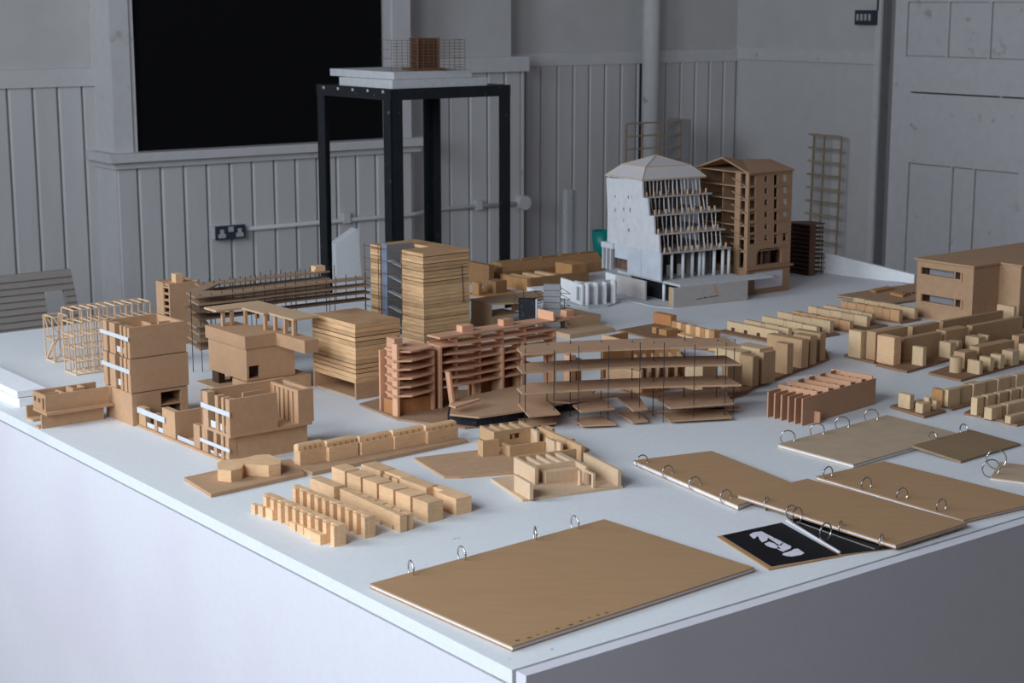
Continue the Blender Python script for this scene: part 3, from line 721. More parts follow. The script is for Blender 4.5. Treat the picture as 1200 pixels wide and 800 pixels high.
# ================================================================== SMALL WOODEN BLOCK GROUPS IN FRONT
def px_block(m, name, uf, vf, ul, ur, vt, mt, z=0., parent=None, bevel=None):
    """block standing on height z: front corner pixel, left and right columns, row of the front corner's top"""
    x, y = m.L(uf, vf, z); h = m._lin(m.w(x, y, 0), m.ez, v=vt)
    x1 = m.X(ur, y, h); y1 = m.Y(ul, x, h)
    x1 = max(x1, x+.004); y1 = max(y1, y+.004)
    return m.box(name, x, x1, y, y1, z, h, mt, parent), (x, x1, y, y1, h)
m = Mod('curved_block_model', 'brown board base carrying one stepped pale wooden block with angled ends', 'model', 247.5, 583, a=angle((247.5, 583), (361.5, 557.5)))
zb = m.Z(578.5)
b0 = m.L(216, 563.5); b1 = m.L(357, 558.5); b2 = m.L(341, 541.5)
m.prism('base', [(0, 0), (b1[0], b1[1]), (b2[0], b2[1]), (b2[0]*.45, b0[1]*1.02), (b0[0], b0[1])], 0, zb, MDF)
o = [m.L(u, v, zb) for u, v in ((255.5, 563), (271, 565), (283.5, 561.5), (286, 557), (301, 557.5), (315, 558.5), (329, 556), (329.5, 551), (315, 545), (300, 546), (284, 550), (262, 552), (255, 555))]
hz = m._lin(m.w(*o[1], 0), m.ez, v=551.5)
m.prism('block', o, zb, hz, PINE, fix=True)
# five cottages on a strip
m = Mod('row_of_blocks_model', 'long board strip carrying five stepped wooden blocks in a row', 'model', 366, 557.5, a=angle((366, 557.5), (547.5, 519)))
zb = m.Z(553); L = m.X(547.5, 0, zb); D = m.Y(345, 0, zb)
m.prism('base', [(0, 0), (L, 0), (L*.97, D*.8), (.0, D)], 0, zb, MDF)
for ul, uf, ur, vb, vm, vt in ((344.5, 352, 382, 545.5, 529, 521), (377, 386, 420, 540.5, 525, 516), (417, 424, 460, 533.5, 519, 510.5), (456.5, 463, 499, 526.5, 512, 504.5), (493.5, 501.5, 537, 520, 506, 497.5)):
    x, y = m.L(uf, vb, zb); h1 = m._lin(m.w(x, y, 0), m.ez, v=vm); x1 = m.X(ur, y, zb); y1 = m.Y(ul, x, h1)
    y1 = max(y1, y+.018)
    blk = m.box('block', x, x1, y, y1, zb, h1, PINE)
    h2 = h1 + (h1-zb)*.42; ys = y + (y1-y)*.28
    m.add('upper_block', g_box(x, x1, ys, y1, h1, h2-.003), PINE, blk)
    m.add('roof', g_prism([(x, ys), (x1, ys), (x1, y1), (x, y1)], h2-.003, h2, [(x+.002, ys+.003), (x1-.002, ys+.003), (x1-.002, y1-.003), (x+.002, y1-.003)]), PINE, blk)
    for k in range(4):
        xx = x + (x1-x)*(.2+.2*k); m.box('mullion', xx, xx+.0018, ys-.0015, ys, h1, h2-.004, BEECH, blk)
# rows of pale terraces
def terrace(name, label, uf, vf, ul, ur, vt, ribs=0, a=None, mt=PINE, segs=None, grp=None):
    m = Mod(name, label, 'model', uf, vf, a=a or 38.4, group=grp)
    H = m.Z(vt); W = m.X(ur, 0, H); D = m.Y(ul, 0, H)
    return m, W, D, H
RG = 'pale wooden terrace rows near the front corner'
def ribbed(label, uf, vf, ul, ur, vt, n, a=38.4):
    m, W, D, H = terrace('terrace_row_model', label, uf, vf, ul, ur, vt, a=a, grp=RG)
    p = D/n; w0 = W*.38
    for k in range(n):
        y = p*k; last = k == 0
        m.box('house', w0, W, y, y+p*.985, 0, H*(1 - .015*(k % 2)), PINE)
        m.box('rear_wing', 0, w0, y+p*.02, y+p*.48, 0, H*.985, PINE)
    return m, W, D, H
m, W, D, H = ribbed('ribbed pale wood terrace row behind the two short runs of cubes', 392, 641, 304, 405, 616.5, 10)
# kerb of small cubes in front
for lab, cub in (('short run of three tiny pale wood cubes before the ribbed row', [(299, 602.5, 294, 304, 592), (308, 606, 302, 312.5, 594), (319.5, 610, 311, 328, 598)]),
                 ('short run of four tiny pale wood cubes before the ribbed row', [(346, 622.5, 338.5, 350, 614), (355.5, 627, 348, 359, 617), (365, 631.5, 356, 371, 622), (375.5, 638.5, 365, 382.5, 627)])):
    m = Mod('garage_cubes_model', lab, 'model', cub[-1][0], cub[-1][1], group='short runs of tiny cubes')
    for c in cub: px_block(m, 'cube', *c, PINE)
m, W, D, H = ribbed('ribbed pale wood terrace row between the ribbed front row and the wedge row', 428, 631, 338, 439.5, 606, 10)
# wedge row
m = Mod('terrace_row_model', 'pale wood row with a long tapering wedge and a notched spine', 'model', 469, 624, group=RG)
H = m.Z(604); W = m.X(485, 0, H); D = m.Y(360, 0, H); ym = m.Y(401, 0, H)
m.prism('wedge_block', [(0, 0), (W*.5, 0), (W*.62, ym), (W*.35, ym)], 0, H, PINE)
for k in range(7):
    y = ym*k/7; m.box('spine_block', W*.66, W, y+.002, y+ym/7-.002, 0, H*.97, PINE)
m.box('spine', W*.56, W*.68, 0.002, ym, 0, H*.92, PINE)
m.box('end_block', W*.2, W, m.Y(388, 0, H), D, 0, H*1.02, PINE); m.box('end_block', W*.55, W, ym, m.Y(389, 0, H), 0, H*.9, PINE)
for k in range(3): m.box('door_mark', -.0004+W*.0, .0004, ym*(.12+.2*k), ym*(.12+.2*k)+.002, 0, H*.25, BEECH)
# six cubes
m = Mod('terrace_row_model', 'row of six chunky pale wood cubes', 'model', 501.5, 612.5, group=RG)
H = m.Z(589.5); W = m.X(519, 0, H); D = m.Y(386, 0, H); p = D/6
for k in range(6): m.box('cube', 0, W, p*k, p*k+p*.86, 0, H, PINE)
m.box('spine', W*.55, W*.95, p*.3, D-p*.2, 0, H*.55, PINE)
# last row
m = Mod('terrace_row_model', 'pale wood row of stepped blocks ending in a long block with a notch', 'model', 534.5, 604, group=RG)
H = m.Z(584.5); W = m.X(552.5, 0, H); D = m.Y(423, 0, H)
y1, y2, y3, y4 = [m.Y(u, 0, H) for u in (498, 500, 468, 446)]
m.prism('long_block', [(0, 0), (W, 0), (W, y1), (W*.45, y1), (W*.45, y1*.62), (0, y1*.62)], 0, H, PINE)
m.box('block', 0, W*.8, y2+.001, y3, 0, H*1.0, PINE); m.box('block', W*.25, W, y3+.001, y4, 0, H*.95, PINE); m.box('block', 0, W, y4+.001, D, 0, H*.98, PINE)
for k in range(2): m.box('step_block', 0, W*.25, y3+(y4-y3)*(.1+.45*k), y3+(y4-y3)*(.4+.45*k), 0, H*.85, PINE)
# ================================================================== PARTITION HOUSES
m = Mod('partition_house_model', 'pale ply house plan with open rooms on a square base near the binders', 'model', 612.5, 588, a=angle((612.5, 588), (730, 572)))
zb = m.Z(585); L = m.X(730, 0, zb); D = m.L(575, 560, zb)[1]; xl = m.L(575, 560, zb)[0]
pl = mat('pale_thin_plywood', (.60, .42, .27), .7, .1, 60, (5, 5, 1), rnd=.06)
pd = mat('tan_thin_plywood', (.50, .31, .165), .7, .1, 60, (5, 5, 1), rnd=.08)
m.prism('base', [(0, 0), (L, 0), (L*1.0, D*1.35), (xl+.06, D*1.35), (xl+.05, D), (xl, D)], 0, zb, pl)
t = .006
Pq = lambda u, v: m.L(u, v, zb)
f = Pq(625, 585); hR = m._lin(m.w(L-.004, .002, 0), m.ez, v=550); hh = hR-zb
yB = m.Y(685, L-t, hR)
m.box('side_wall', L-t-.002, L-.002, .002, yB, zb, hR, pl)
m.box('side_wall', f[0]-.006, f[0], f[1], m.Y(606.5, f[0], hR), zb, hR*.98, pl)
w1 = Pq(627, 568); x2 = w1[0]
yc = m.Y(602, x2, hR)
m.box('side_wall', x2, x2+t, w1[1], yc, zb, hR, pl)
m.box('rear_wall', x2+t, L-t-.002, yc, yc+t, zb, hR, pd)
q = Pq(633, 563.5); ym = q[1]; xm0 = q[0]; xm1 = m.X(674, ym, hR)
m.panel('middle_wall', 'y', ym, ym+t, x2+t, xm1, zb, hR*.97, [(xm0+.002, xm0+.008, zb, zb+hh*.5)], pl)
q = Pq(640, 567); m.box('solid_block', q[0], m.X(677, q[1], zb), q[1], ym-.001, zb, zb+hh*.70, pl)
for k in range(4):
    xx = x2 + .022 + (xm1-x2-.02)*k/3.4; m.box('partition', xx, xx+t*.8, ym+t, yc, zb, hR-.001, pl)
m.box('partition', xm1, xm1+t*.8, ym*.55, yc, zb, hR-.001, pl)
q = Pq(679.5, 569); m.box('portal', q[0], q[0]+.004, q[1], q[1]+.007, zb, hR*.93, pl)
q = Pq(695, 572); q2 = m.Y(688, q[0], hR)
m.box('portal', q[0], q[0]+.004, q[1], q[1]+.006, zb, hR*.9, pl); m.box('portal', q[0], q[0]+.004, q2, q2+.012, zb, hR*.9, pl); m.box('portal', q[0], q[0]+.004, q[1]+.006, q2, hR*.8, hR*.9, pl)
# rear partition house on a curved base
m = Mod('partition_house_model', 'tan ply house plan with many rooms on a base with a curved edge', 'model', 566, 538, a=27.0)
zb = .004
pts = [m.L(u, v, zb) for u, v in ((485, 536), (500, 545.5), (521, 558), (540, 558), (602, 553), (660, 545), (690, 525), (640, 505), (560, 527))]
m.prism('base', pts, 0, zb, MDF, fix=True)
H = m.Z(517); t = .006
xa = m.X(585, 0, H)
m.box('front_wall', 0, xa, 0, t, zb, H, pd); y1 = m.Y(568, 0, H)
m.box('front_wall', 0, t, t, m.Y(566, 0, H)+.02, zb, H, pd)
p = m.L(597.5, 535, zb); h2 = m._lin(m.w(*p, 0), m.ez, v=523)
m.box('front_wall', p[0], m.X(639, p[1], h2), p[1], p[1]+t, zb, h2, pd)
m.box('front_wall', p[0], p[0]+t, p[1]+t, p[1]+.03, zb, h2, pd)
q = m.L(579, 524, zb); q = (q[0], q[1])
xw1 = m.X(625, q[1], H)
m.panel('inner_wall', 'y', q[1], q[1]+t, q[0], xw1, zb, H, [(q[0]+.03, q[0]+.05, zb+.01, zb+.02)], pd)
for k in range(5):
    xx = q[0] + (xw1-q[0])*k/4; m.box('partition', xx, xx+t*.8, q[1]+t, q[1]+.055, zb, H-.001, pd)
c0 = m.L(637, 497.8, H); c1 = m.L(648, 496.3, H); c2 = m.L(685, 522, H)
xw = c2[0]-t
m.box('side_wall', xw, xw+t, c2[1], c1[1], zb, H, pd)
m.box('side_wall', c0[0], xw, c0[1]-t, c0[1], zb, H, pd); m.box('side_wall', c0[0], c0[0]+t, c0[1]-.03, c0[1]-t, zb, H, pd)
ym2 = m.Y(664, xw, H); m.box('partition', c0[0]+.004, xw, ym2, ym2+t*.8, zb, H*.96, pd)
for u, v in ((623, 502.5), (643, 514), (650, 516)):
    q = m.L(u, v, H*.95); m.box('partition', q[0], q[0]+t*.8, q[1]-.02, q[1]+.012, zb, H*.95, pl)
# ================================================================== CENTRE: SHELVED SLAB MODEL
m = Mod('shelved_slab_model', 'long pinkish ply slab building of open shelf floors and upright fins on a dark base', 'model', 466, 491, a=39.0)
H = m.Z(404); t = .005
base = [m.L(u, v) for u, v in ((421, 475), (466, 493), (545, 503), (640, 492), (700, 470), (640, 455), (470, 462))]
m.prism('base', base, 0, .004, mat('brown_base_card', (.33, .20, .12), .85, .1, 60), fix=True)
b_ = .004
def fin(uf, vf, ub, vt, name='fin', mt=PINK, lean=0.):
    x, y = m.L(uf, vf); h = m._lin(m.w(x, y, 0), m.ez, v=vt); y1 = m.Y(ub, x, h)
    g = g_box(x, x+t, y, y1, b_, h)
    if lean: g = ([(a+(0 if c > .01 else lean), b, c) for a, b, c in g[0]], g[1])
    m.add(name, g, mt); return x, y, y1, h
f1 = fin(466, 491, 459, 404); f2 = fin(507.5, 482.5, 487, 411); f3 = fin(516, 481, 497, 407.5)
f4 = fin(526.5, 488.5, 521.5, 436.5, lean=.012)
# left bay shelves
for k in range(6):
    z = H*(.885-.118*k)
    m.prism('shelf', [(-.006 if k else .006, .004), (.022, -.012-.003*(k % 2)), (f2[0], f2[1]-.004), (f2[0], f1[2]+.05), (t, f1[2]+.03)], z, z+.0032, PINK, fix=True)
m.box('plinth_box', t, f2[0], .012, .05, b_, H*.22, RWOOD); m.box('core_box', .016, .034, .03, .055, b_, H*1.03, PINK)
m.box('rear_wall', t, f2[0], f1[2]+.045, f1[2]+.049, b_, H*.85, PINK)
# main range
xA, yA = f3[0], f3[1]; XB = m.X(652, yA, H); dep = .046
lv = [.965-.112*k for k in range(7)]
top = m.box('roof_shelf', xA+t, m.X(682, yA+.02, H), yA+.006, yA+dep, H*.965, H*.965+.004, PINK)
for k, f in enumerate(lv[1:]):
    z = H*f
    xr = XB + (.0 if k < 4 else -.05)
    m.prism('shelf', [(xA+t, yA+.004), (xA+.06, yA-.004*(k % 2)), (xA+.14, yA+.006), (xr, yA+.002), (xr, yA+dep), (xA+t, yA+dep)], z, z+.0032, PINK, fix=True)
for u, vb, vt in ((591, 461, 404), (614.5, 458, 400), (651.5, 452, 385)):
    x, z0 = m.XZ(u, vb, yA+.004); z1 = m.XZ(u, vt, yA+.004)[1]
    m.box('fin', x-t, x, yA+.004, yA+dep*.8, b_, z1, PINK)
m.box('rear_wall', xA+.1, XB-.05, yA+dep-.004, yA+dep, b_, H*.62, RWOOD)
m.box('rear_wall', xA+t, xA+.07, yA+dep-.004, yA+dep, b_, H*.9, PINK)
for k in range(4): m.box('partition', xA+.05+.055*k, xA+.053+.055*k, yA+.015, yA+dep-.004, b_, H*.95, PINK)
for ua, ub, vt in ((535, 554, 393.5), (583.5, 601, 387.5), (657, 672, 377.5)):
    z = H*.965+.004; x = m.X(ua+6, yA+.02, z); x1 = m.X(ub, yA+.02, z); zt = m._lin(m.w(x, yA+.02, 0), m.ez, v=vt)
    m.box('stair_core', x, x1, yA+.018, yA+.036, z, max(zt, z+.012), PINK)
xx = m.X(638, yA+.03, H); m.box('roof_fin', XB-t-.001, XB-.001, yA+.002, yA+.05, H*.965+.004, H*1.12, PINK)
# podium deck over a dark undercroft
zd = H*.17
pod = [m.L(u, v, zd) for u, v in ((527, 487), (561, 490.5), (612, 483), (690, 468), (700, 455), (600, 455), (530, 470))]
m.prism('podium_deck', pod, zd, zd+.0035, PLATE, fix=True)
m.prism('undercroft_shade', [(x+.01, y+.02) for x, y in pod], b_, zd-.004, BLACKC, fix=True)  # black solid imitates shade in the void under the deck
m.prism('ramp', [m.L(u, v, zd*1.6) for u, v in ((526, 476), (561, 468), (563, 469.5), (534, 478.5))], zd*1.6, zd*1.6+.003, PINK, fix=True)
x, y = m.L(667, 468); m.box('white_core', x, x+.016, y, y+.016, b_, m._lin(m.w(x, y, 0), m.ez, v=417), PINK)
x, y = m.L(668, 468); m.box('dark_core', x+.018, x+.03, y+.002, y+.02, b_, H*.55, RWOOD)
# ================================================================== CENTRE: FLOATING PLATES ON WIRES
m = Mod('floating_plates_model', 'five layers of long curved brown plates floating on thin upright wires', 'model', 615.5, 501, a=angle((615.5, 501), (849, 491)))
zz = [m.Z(v) for v in (416, 437.5, 462)]
z4 = m.Z(484); z5 = m.Z(498)
dB = m.L(609, 490)[1]
for i, z in enumerate(zz):
    xe = m.X(868, 0, z); n = 14
    tip = m.L(605.5, (410, 431, 456.5)[i], z)
    fr = [(-.006+(xe+.006)*k/n, -.004 + .012*math.sin(math.pi*k/n)) for k in range(n+1)]
    wid = (.085, .075, .07)[i]
    bk = [(xe*k/n - .006, .075 + (wid-.075)*math.sin(math.pi*min(1, k/n*1.1))**.8 + .012*math.sin(math.pi*k/n)) for k in range(n, 0, -1)]
    m.prism('long_plate', fr + bk + [tip], z, z+.0035, PLATE, fix=True)
def plate(z, *pts): m.prism('low_plate', [m.L(u, v, z) for u, v in pts], z, z+.003, PLATE, fix=True)
plate(z4, (607, 474.5), (641, 470), (656.5, 486), (620, 489.5))
plate(z4, (671, 476), (706, 468.5), (720.5, 480), (681, 484))
plate(z4, (723, 466), (747, 463.5), (759, 480.5), (742, 482.5))
plate(z4, (771, 470), (849, 460), (860, 474), (785, 479.5))
plate(z4, (640, 471), (668, 473), (707, 467), (747, 463), (771, 468), (868, 458), (866, 455), (770, 462), (705, 462), (640, 468))
plate(z5, (607, 492), (650, 488.5), (652, 497), (616, 501))
plate(z5, (671, 492), (706, 489), (722, 498.5), (682, 500))
plate(z5, (724, 485), (747, 484), (759, 494.5), (741, 496))
plate(z5, (775, 486), (848, 478.5), (858, 490.5), (785, 494.5))
plate(z5, (725, 484), (868, 480.5), (866, 477.5), (775, 482))
for u, v in ((615.5, 501), (649, 499.5), (677.5, 498.5), (712.5, 497), (749, 495.5), (777, 494.5), (812.5, 493), (849, 491), (609, 490.5), (641, 489), (668, 488), (704, 486), (740, 485.5), (765, 487), (801, 484), (839, 484), (859, 485)):
    x, y = m.L(u, v); hgt = zz[0]+random.uniform(.006, .016)
    m.bar('wire', (x, y, 0), (x, y, hgt), .0016, WIRE, n=5)
# ================================================================== CURVED TIMBER MODEL BEHIND THE PLATES
m = Mod('curved_terrace_model', 'brown wooden crescent with upright fins behind the floating plates', 'model', 752, 464, a=30.0)
H = m.Z(436); c0 = m.L(752, 464); 
arc = [m.L(u, v) for u, v in ((711, 452), (752, 464), (780, 457), (796, 450), (797, 441), (780, 437), (720, 440))]
m.prism('base', arc, 0, .004, BEECH, fix=True)
pA, pB = m.L(711, 452), m.L(752, 464)
def wall(p, q, z0, z1, th, mt, name='wall'):
    m.add(name, g_bar((p[0], p[1], (z0+z1)/2), (q[0], q[1], (z0+z1)/2), th, z1-z0), mt)
wall(pA, pB, .004, H, .005, PINE); q_ = [m.L(u, v) for u, v in ((752, 464), (772, 461), (788, 455), (796, 450))]
for a_, b_ in zip(q_, q_[1:]): wall(a_, b_, .004, H*.45, .005, RWOOD)
r_ = [m.L(u, v) for u, v in ((705, 446), (730, 439), (765, 432), (795, 431))]
for a_, b_ in zip(r_, r_[1:]): wall(a_, b_, .004, H*1.25, .005, BEECH)
for k in range(6):
    a_ = m.L(748+11*k, 458-1.4*k); b_ = m.L(744+10*k, 446-1.6*k); wall(a_, b_, .004, H*(1.15-.03*k), .005, PINE, 'fin')
# its twin further back
m = Mod('curved_terrace_model', 'low wooden crescent with a pale end panel between the plates and the block board', 'model', 741, 428, a=30.0)
H = m.Z(401); r_ = [m.L(u, v) for u, v in ((706, 418), (741, 428), (770, 426), (803, 421))]
m.prism('base', r_ + [m.L(800, 414), m.L(725, 412)], 0, .004, BEECH, fix=True)
wall(r_[0], r_[1], .004, H, .005, PINE); wall(m.L(706, 418), m.L(735, 412), .004, H*.9, .005, BEECH)
for k in range(5):
    a_ = m.L(748+12*k, 426-1.1*k); b_ = m.L(743+11*k, 419-1.*k); wall(a_, b_, .004, H*(.85-.05*k), .005, RWOOD if k % 2 else PINE, 'fin')
# ================================================================== TIMBER AND ROOF-SLAB MODELS BEHIND
m = Mod('long_timber_bar', 'long brown timber bar with a rounded end at the back of the table', 'model', 592, 331, a=36.5)
H = m.Z(309); W = m.X(706, 0, H); D = .07
prof = [(0, 0), (D, 0), (D, H*.8), (D*.8, H), (D*.3, H), (0, H*.55)]
m.add('bar', g_side(prof, 'x', 0, W), TIMBER, fix=True); m.box('end_step', -.022, 0, .01, D*.9, 0, H*.8, TIMBER); m.box('end_step', -.036, -.022, .02, D*.8, 0, H*.5, TIMBER)
for k in range(4): m.box('top_strip', W*(.22+.2*k), W*(.38+.2*k), D*.35, D*.5, H, H+.003, TIMBER)
m = Mod('timber_tray_model', 'low open brown timber tray with light battens before the long bar', 'model', 618, 341.5, a=38.4)
H = m.Z(327); W = m.X(690, 0, H); D = m.Y(586, 0, H)
m.box('side', 0, .012, 0, D, 0, H, BEECH); m.box('side', .012, W, 0, .010, 0, H, TIMBER); m.box('side', .012, W, D-.008, D, 0, H, TIMBER)
m.box('bed', .012, W, .010, D-.008, 0, H*.6, TIMBER)
for k in range(3): m.box('batten', W*(.12+.2*k), W*(.19+.2*k), .02, D-.01, H*.6, H*.95, PINE)
m.box('end_block', W*.86, W*1.1, D*.3, D*.9, H*.6, H*1.5, BEECH)
m = Mod('timber_step_model', 'cluster of small brown timber boxes beside the plywood tower', 'model', 585, 349, a=38.4)
zb = .004
m.prism('base', [m.L(u, v) for u, v in ((548, 346), (585, 352), (612, 346), (575, 335))], 0, zb, BEECH, fix=True)
px_block(m, 'block', 581, 344, 569, 594, 330, TIMBER, zb); px_block(m, 'block', 561, 346, 553, 565, 331.5, BEECH, zb)
px_block(m, 'block', 573, 336, 548, 579, 311, TIMBER, zb)
# roof slab house
m = Mod('roof_slab_model', 'pale card pavilion with a bowed roof slab on end walls and a stepped deck', 'model', 575, 385.5, a=38.4)
zt = m.Z(357); H = zt; t = .004
D = m.Y(552, 0, zt)
dj = m.Y(565, 0, 0)
m.box('end_wall', 0, t, 0, D, 0, H, CARD2); m.box('door_panel', -.0015, 0, .002, dj*.9, 0, H*.44, CARD2)
zd = H*.44
m.box('deck_front', t, m.X(597, 0, 0), 0, t, 0, zd, CARD2)
m.box('deck', t, m.X(612, 0, zd), 0, D, zd, zd+.003, CARD2)
xr = m.X(645, .02, H); n = 8
fr = [(-.004+(xr+.004)*k/n, -.004-.030*math.sin(math.pi*k/n)) for k in range(n+1)]
m.prism('roof', fr + [(xr, D), (-.004, D)], H, H+.004, CARD2, fix=True)
for x in (.09, .10): m.box('column', x, x+.006, .03, .036, zd+.003, H, CARD2)
m.box('rear_wall', .10, xr-.01, D-t, D, zd+.003, H, DARKW_SHADE); m.box('rear_wall', .13, .16, D*.5, D*.5+t, zd+.003, H, CARD)
x0, y0 = m.L(670, 386); 
a0 = m.L(665, 388)
pz = m._lin(m.w(*a0, 0), m.ez, v=374)
x1 = m.X(704, a0[1], pz); yd = m.Y(634, a0[0], pz)
m.box('stepped_deck', a0[0], x1, a0[1], a0[1]+.13, 0, pz, CARD2)
a1 = m.L(668, 397); m.box('stepped_deck', a1[0], m.X(720, a1[1], .01), a1[1], a0[1], 0, .010, CARD2)
# black card tower and grey tower with wires
m = Mod('black_card_tower', 'narrow black card tower model with thin dark rods', 'model', 627.5, 394.5, a=84.0)
H = m.Z(350.5); D = m.Y(607.5, 0, H); W = .018
m.box('shaft', 0, W, 0, D, 0, H, BLACKC)
m.box('pale_edge', 0, .004, -.003, 0, 0, H, GREYW)
m.bar('rod', (0, D*.7, H), (0, D*.7, H+.022), .0016, WIRE)
for k in range(3): m.bar('rod', (-.002, D*(1.3), H+.010-.008*k), (.0, D*.9, H-.002-.008*k), .0012, WIRE)
m = Mod('grey_folded_tower', 'narrow tower of stacked folded grey card with zigzag wires', 'model', 657, 390, a=84.0)
H = m.Z(333); D = m.Y(636, 0, H); W = .02; n = 8
for k in range(n):
    z0, z1 = H*k/n, H*(k+1)/n; e = .0025
    m.add('fold', g_prism([(0, 0), (W, 0), (W, D), (0, D)], z0, z1-.0012, [(e, e), (W-e, e), (W-e, D-e), (e, D-e)]), GREYC)
    if 1 <= k <= 7:
        z = H*k/n
        m.add('wire', join(g_bar((-.002, D, z), (-.002, D*1.45, z-.004), .0012), g_bar((-.002, D*1.45, z-.004), (-.002, D*1.1, z-.012), .0012)), WIRE)
        m.add('wire', join(g_bar((0, 0, z+.006), (.002, -.022, z-.008), .0012), g_bar((.002, -.022, z-.008), (0, 0, z-.006), .0012)), WIRE)
m.bar('rod', (.002, -.008, 0), (.002, -.008, H*.72), .0016, WIRE)
# white curved model
m = Mod('white_curved_model', 'white card model of curved bays and upright fins beside the large white building', 'model', 690, 361.5, a=24.0)
zb = m.Z(359.5)
m.prism('base', [m.L(u, v) for u, v in ((664, 357), (690, 362), (712, 360), (728, 354), (712, 348), (668, 349))], 0, zb, GREYW, fix=True)
H = m.Z(334)
for u0, v0, u1, v1 in ((716, 355, 702, 357), ):
    a_, b_ = m.L(682, 357, zb), m.L(721, 353, zb)
    m.add('rear_wall', g_bar((a_[0], a_[1]+.012, (zb+H)/2), (b_[0], b_[1]+.012, (zb+H)/2), .004, H-zb), GREYW)
for k, u in enumerate((688.5, 699, 709, 719.5)):
    p = m.L(u, 357.5-.9*k, zb); m.box('fin', p[0]-.002, p[0]+.002, p[1]-.004, p[1]+.014, zb, H*(1.+.06*(k == 3)), WHITE)
p = m.L(720, 354, zb); m.box('end_wall', p[0], p[0]+.004, p[1]-.004, p[1]+.05, zb, H*1.25, WHITE)
p = m.L(682, 357.5, zb)
yw = m.Y(657, p[0], H*.9)
hs = [(p[1]+.008, p[1]+.032, zb+.008, H*.8)]
m.panel('window_bay', 'x', p[0], p[0]+.004, p[1], yw, zb, H*.95, hs, WHITE)
n = 8; ar = [(p[0]+.045+.04*math.cos(R(180+22*k)), p[1]+.05+.04*math.sin(R(180+22*k))) for k in range(n)]
for a_, b_ in zip(ar, ar[1:]): m.add('curved_wall', g_bar((*a_, (zb+H)/2), (*b_, (zb+H)/2), .004, H-zb), GREYW)
q = m.L(634, 352); h = m._lin(m.w(*q, 0), m.ez, v=340)
m.box('low_box', q[0]-.012, q[0]+.045, q[1]+.02, q[1]+.06, 0, h, WHITE)
# green bowl
m = Mod('green_bowl', 'dark green plastic bowl standing behind the large white building', 'bowl', 706, 309)
r1 = .03; h = m.Z(270)
rings = [(.6, 0), (.62, .0), (.95, h*.55), (1.05, h), (.98, h), (.88, h*.55), (.0, h*.5)]
n = 24; V = []; Fc = []
for i, (rr, z) in enumerate(rings): V += [(r1*rr*math.cos(2*math.pi*k/n), r1*rr*math.sin(2*math.pi*k/n), z) for k in range(n)]
for i in range(len(rings)-1): Fc += [(i*n+k, i*n+(k+1) % n, (i+1)*n+(k+1) % n, (i+1)*n+k) for k in range(n)]
Fc.append(tuple(range(n))[::-1]); m.add('bowl', (V, Fc), GREEN, smooth=True)
# ================================================================== THE LARGE WHITE BUILDING
m = Mod('white_building_model', 'tall grey-white building model with stepped open floors, columns and hipped roof', 'model', 789, 361, a=angle((789, 361), (876, 351.5)))
zp = m.Z(337.5); tp_ = .006
A = m.L(797, 336.5, zp); B = m.L(885, 321, zp); C = m.L(704, 321, zp)
x1w = m.X(876, 0, 0)
t = .005
pa = mat('pinkish_grey_card', (.46, .42, .40), .85, .06, 60)
fw = m.box('base_wall', 0, x1w, 0, t, 0, zp, pa); m.box('base_wall_edge', 0, t, t, .02, 0, zp, CARD2)
m.box('base_wall', x1w-t, x1w, t, .035, 0, zp, pa)
yl = m.Y(756, 0, zp); yl2 = m.Y(721, 0, zp)
m.box('base_wall', .0, t, yl, yl2, 0, zp, pa); m.box('void_shade_sheet', .05, .055, .02, yl2, 0, zp, BLACKC)  # black sheet added as the shade of the void below the deck
c_ = m.L(778, 352, 0); m.add('column', g_cyl(c_[0], c_[1], 0, zp, .0042, 12), WHITE, smooth=True)
m.prism('ground_sheet', [(-.004, -.004), (t, yl2+.02), (-.05, yl2+.02), (-.03, .03)], 0, .002, GREYW, fix=True)
D0 = C[1]
xcut = m.X(866, A[1]+.05, zp); m.prism('deck', [A, (B[0], A[1]), (B[0], A[1]+.045), (xcut, A[1]+.045), (xcut, D0), (A[0], D0)], zp, zp+tp_, GREYW)
zd = zp+tp_
xb, yb = m.L(773.5, 329.5, zd)
yLft = m.Y(719.5, xb, zd)
def yz(u, v): return m.YZ(u, v, xb)
pts = [yz(774, 329.5), yz(773, 296.5), yz(772, 275), yz(767, 274.3), yz(766, 253), yz(760.5, 252.5), yz(759, 232.5), yz(753.3, 231.3), yz(752.5, 211), yz(710.5, 208), yz(713, 300), yz(720, 320.5)]
ztop = pts[8][1]; yW = pts[9][0]; zf1 = pts[1][1]
up = [p for p in pts[1:10]] + [(pts[10][0], zf1)]
m.add('side_wall', g_side(up, 'x', xb, xb+t), GREYW, fix=True)
for i, (u, v, w_, h_) in enumerate(((736.5, 231, .004, .008), (740.5, 230.5, .0015, .008), (721, 230, .003, .008), (738.5, 246, .003, .011), (731, 245, .004, .008), (731, 258, .002, .008), (737, 269.5, .006, .008), (721, 246, .004, .008))):
    y_, z_ = yz(u, v); m.box('window_recess', xb-.0008, xb+.001, y_-w_/2, y_+w_/2, z_-h_/2, z_+h_/2, BLUEC if i not in (3,) else INKD)
yr = m.Y(735, xb, zd); ys_ = m.Y(751.5, xb, zd)
m.box('ground_wall', xb, xb+t, pts[0][0], ys_, zd, zf1, GREYB); m.box('ground_wall', xb, xb+t, ys_+.001, yr, zd, zf1, GREYB)
m.box('ground_wall', xb, xb+t, yr, pts[11][0], zd+(zf1-zd)*.5, zf1, GREYB)
m.box('white_pier', xb+.01, xb+.018, yr-.004, yr+.006, zd, zd+(zf1-zd)*.5, WHITE)
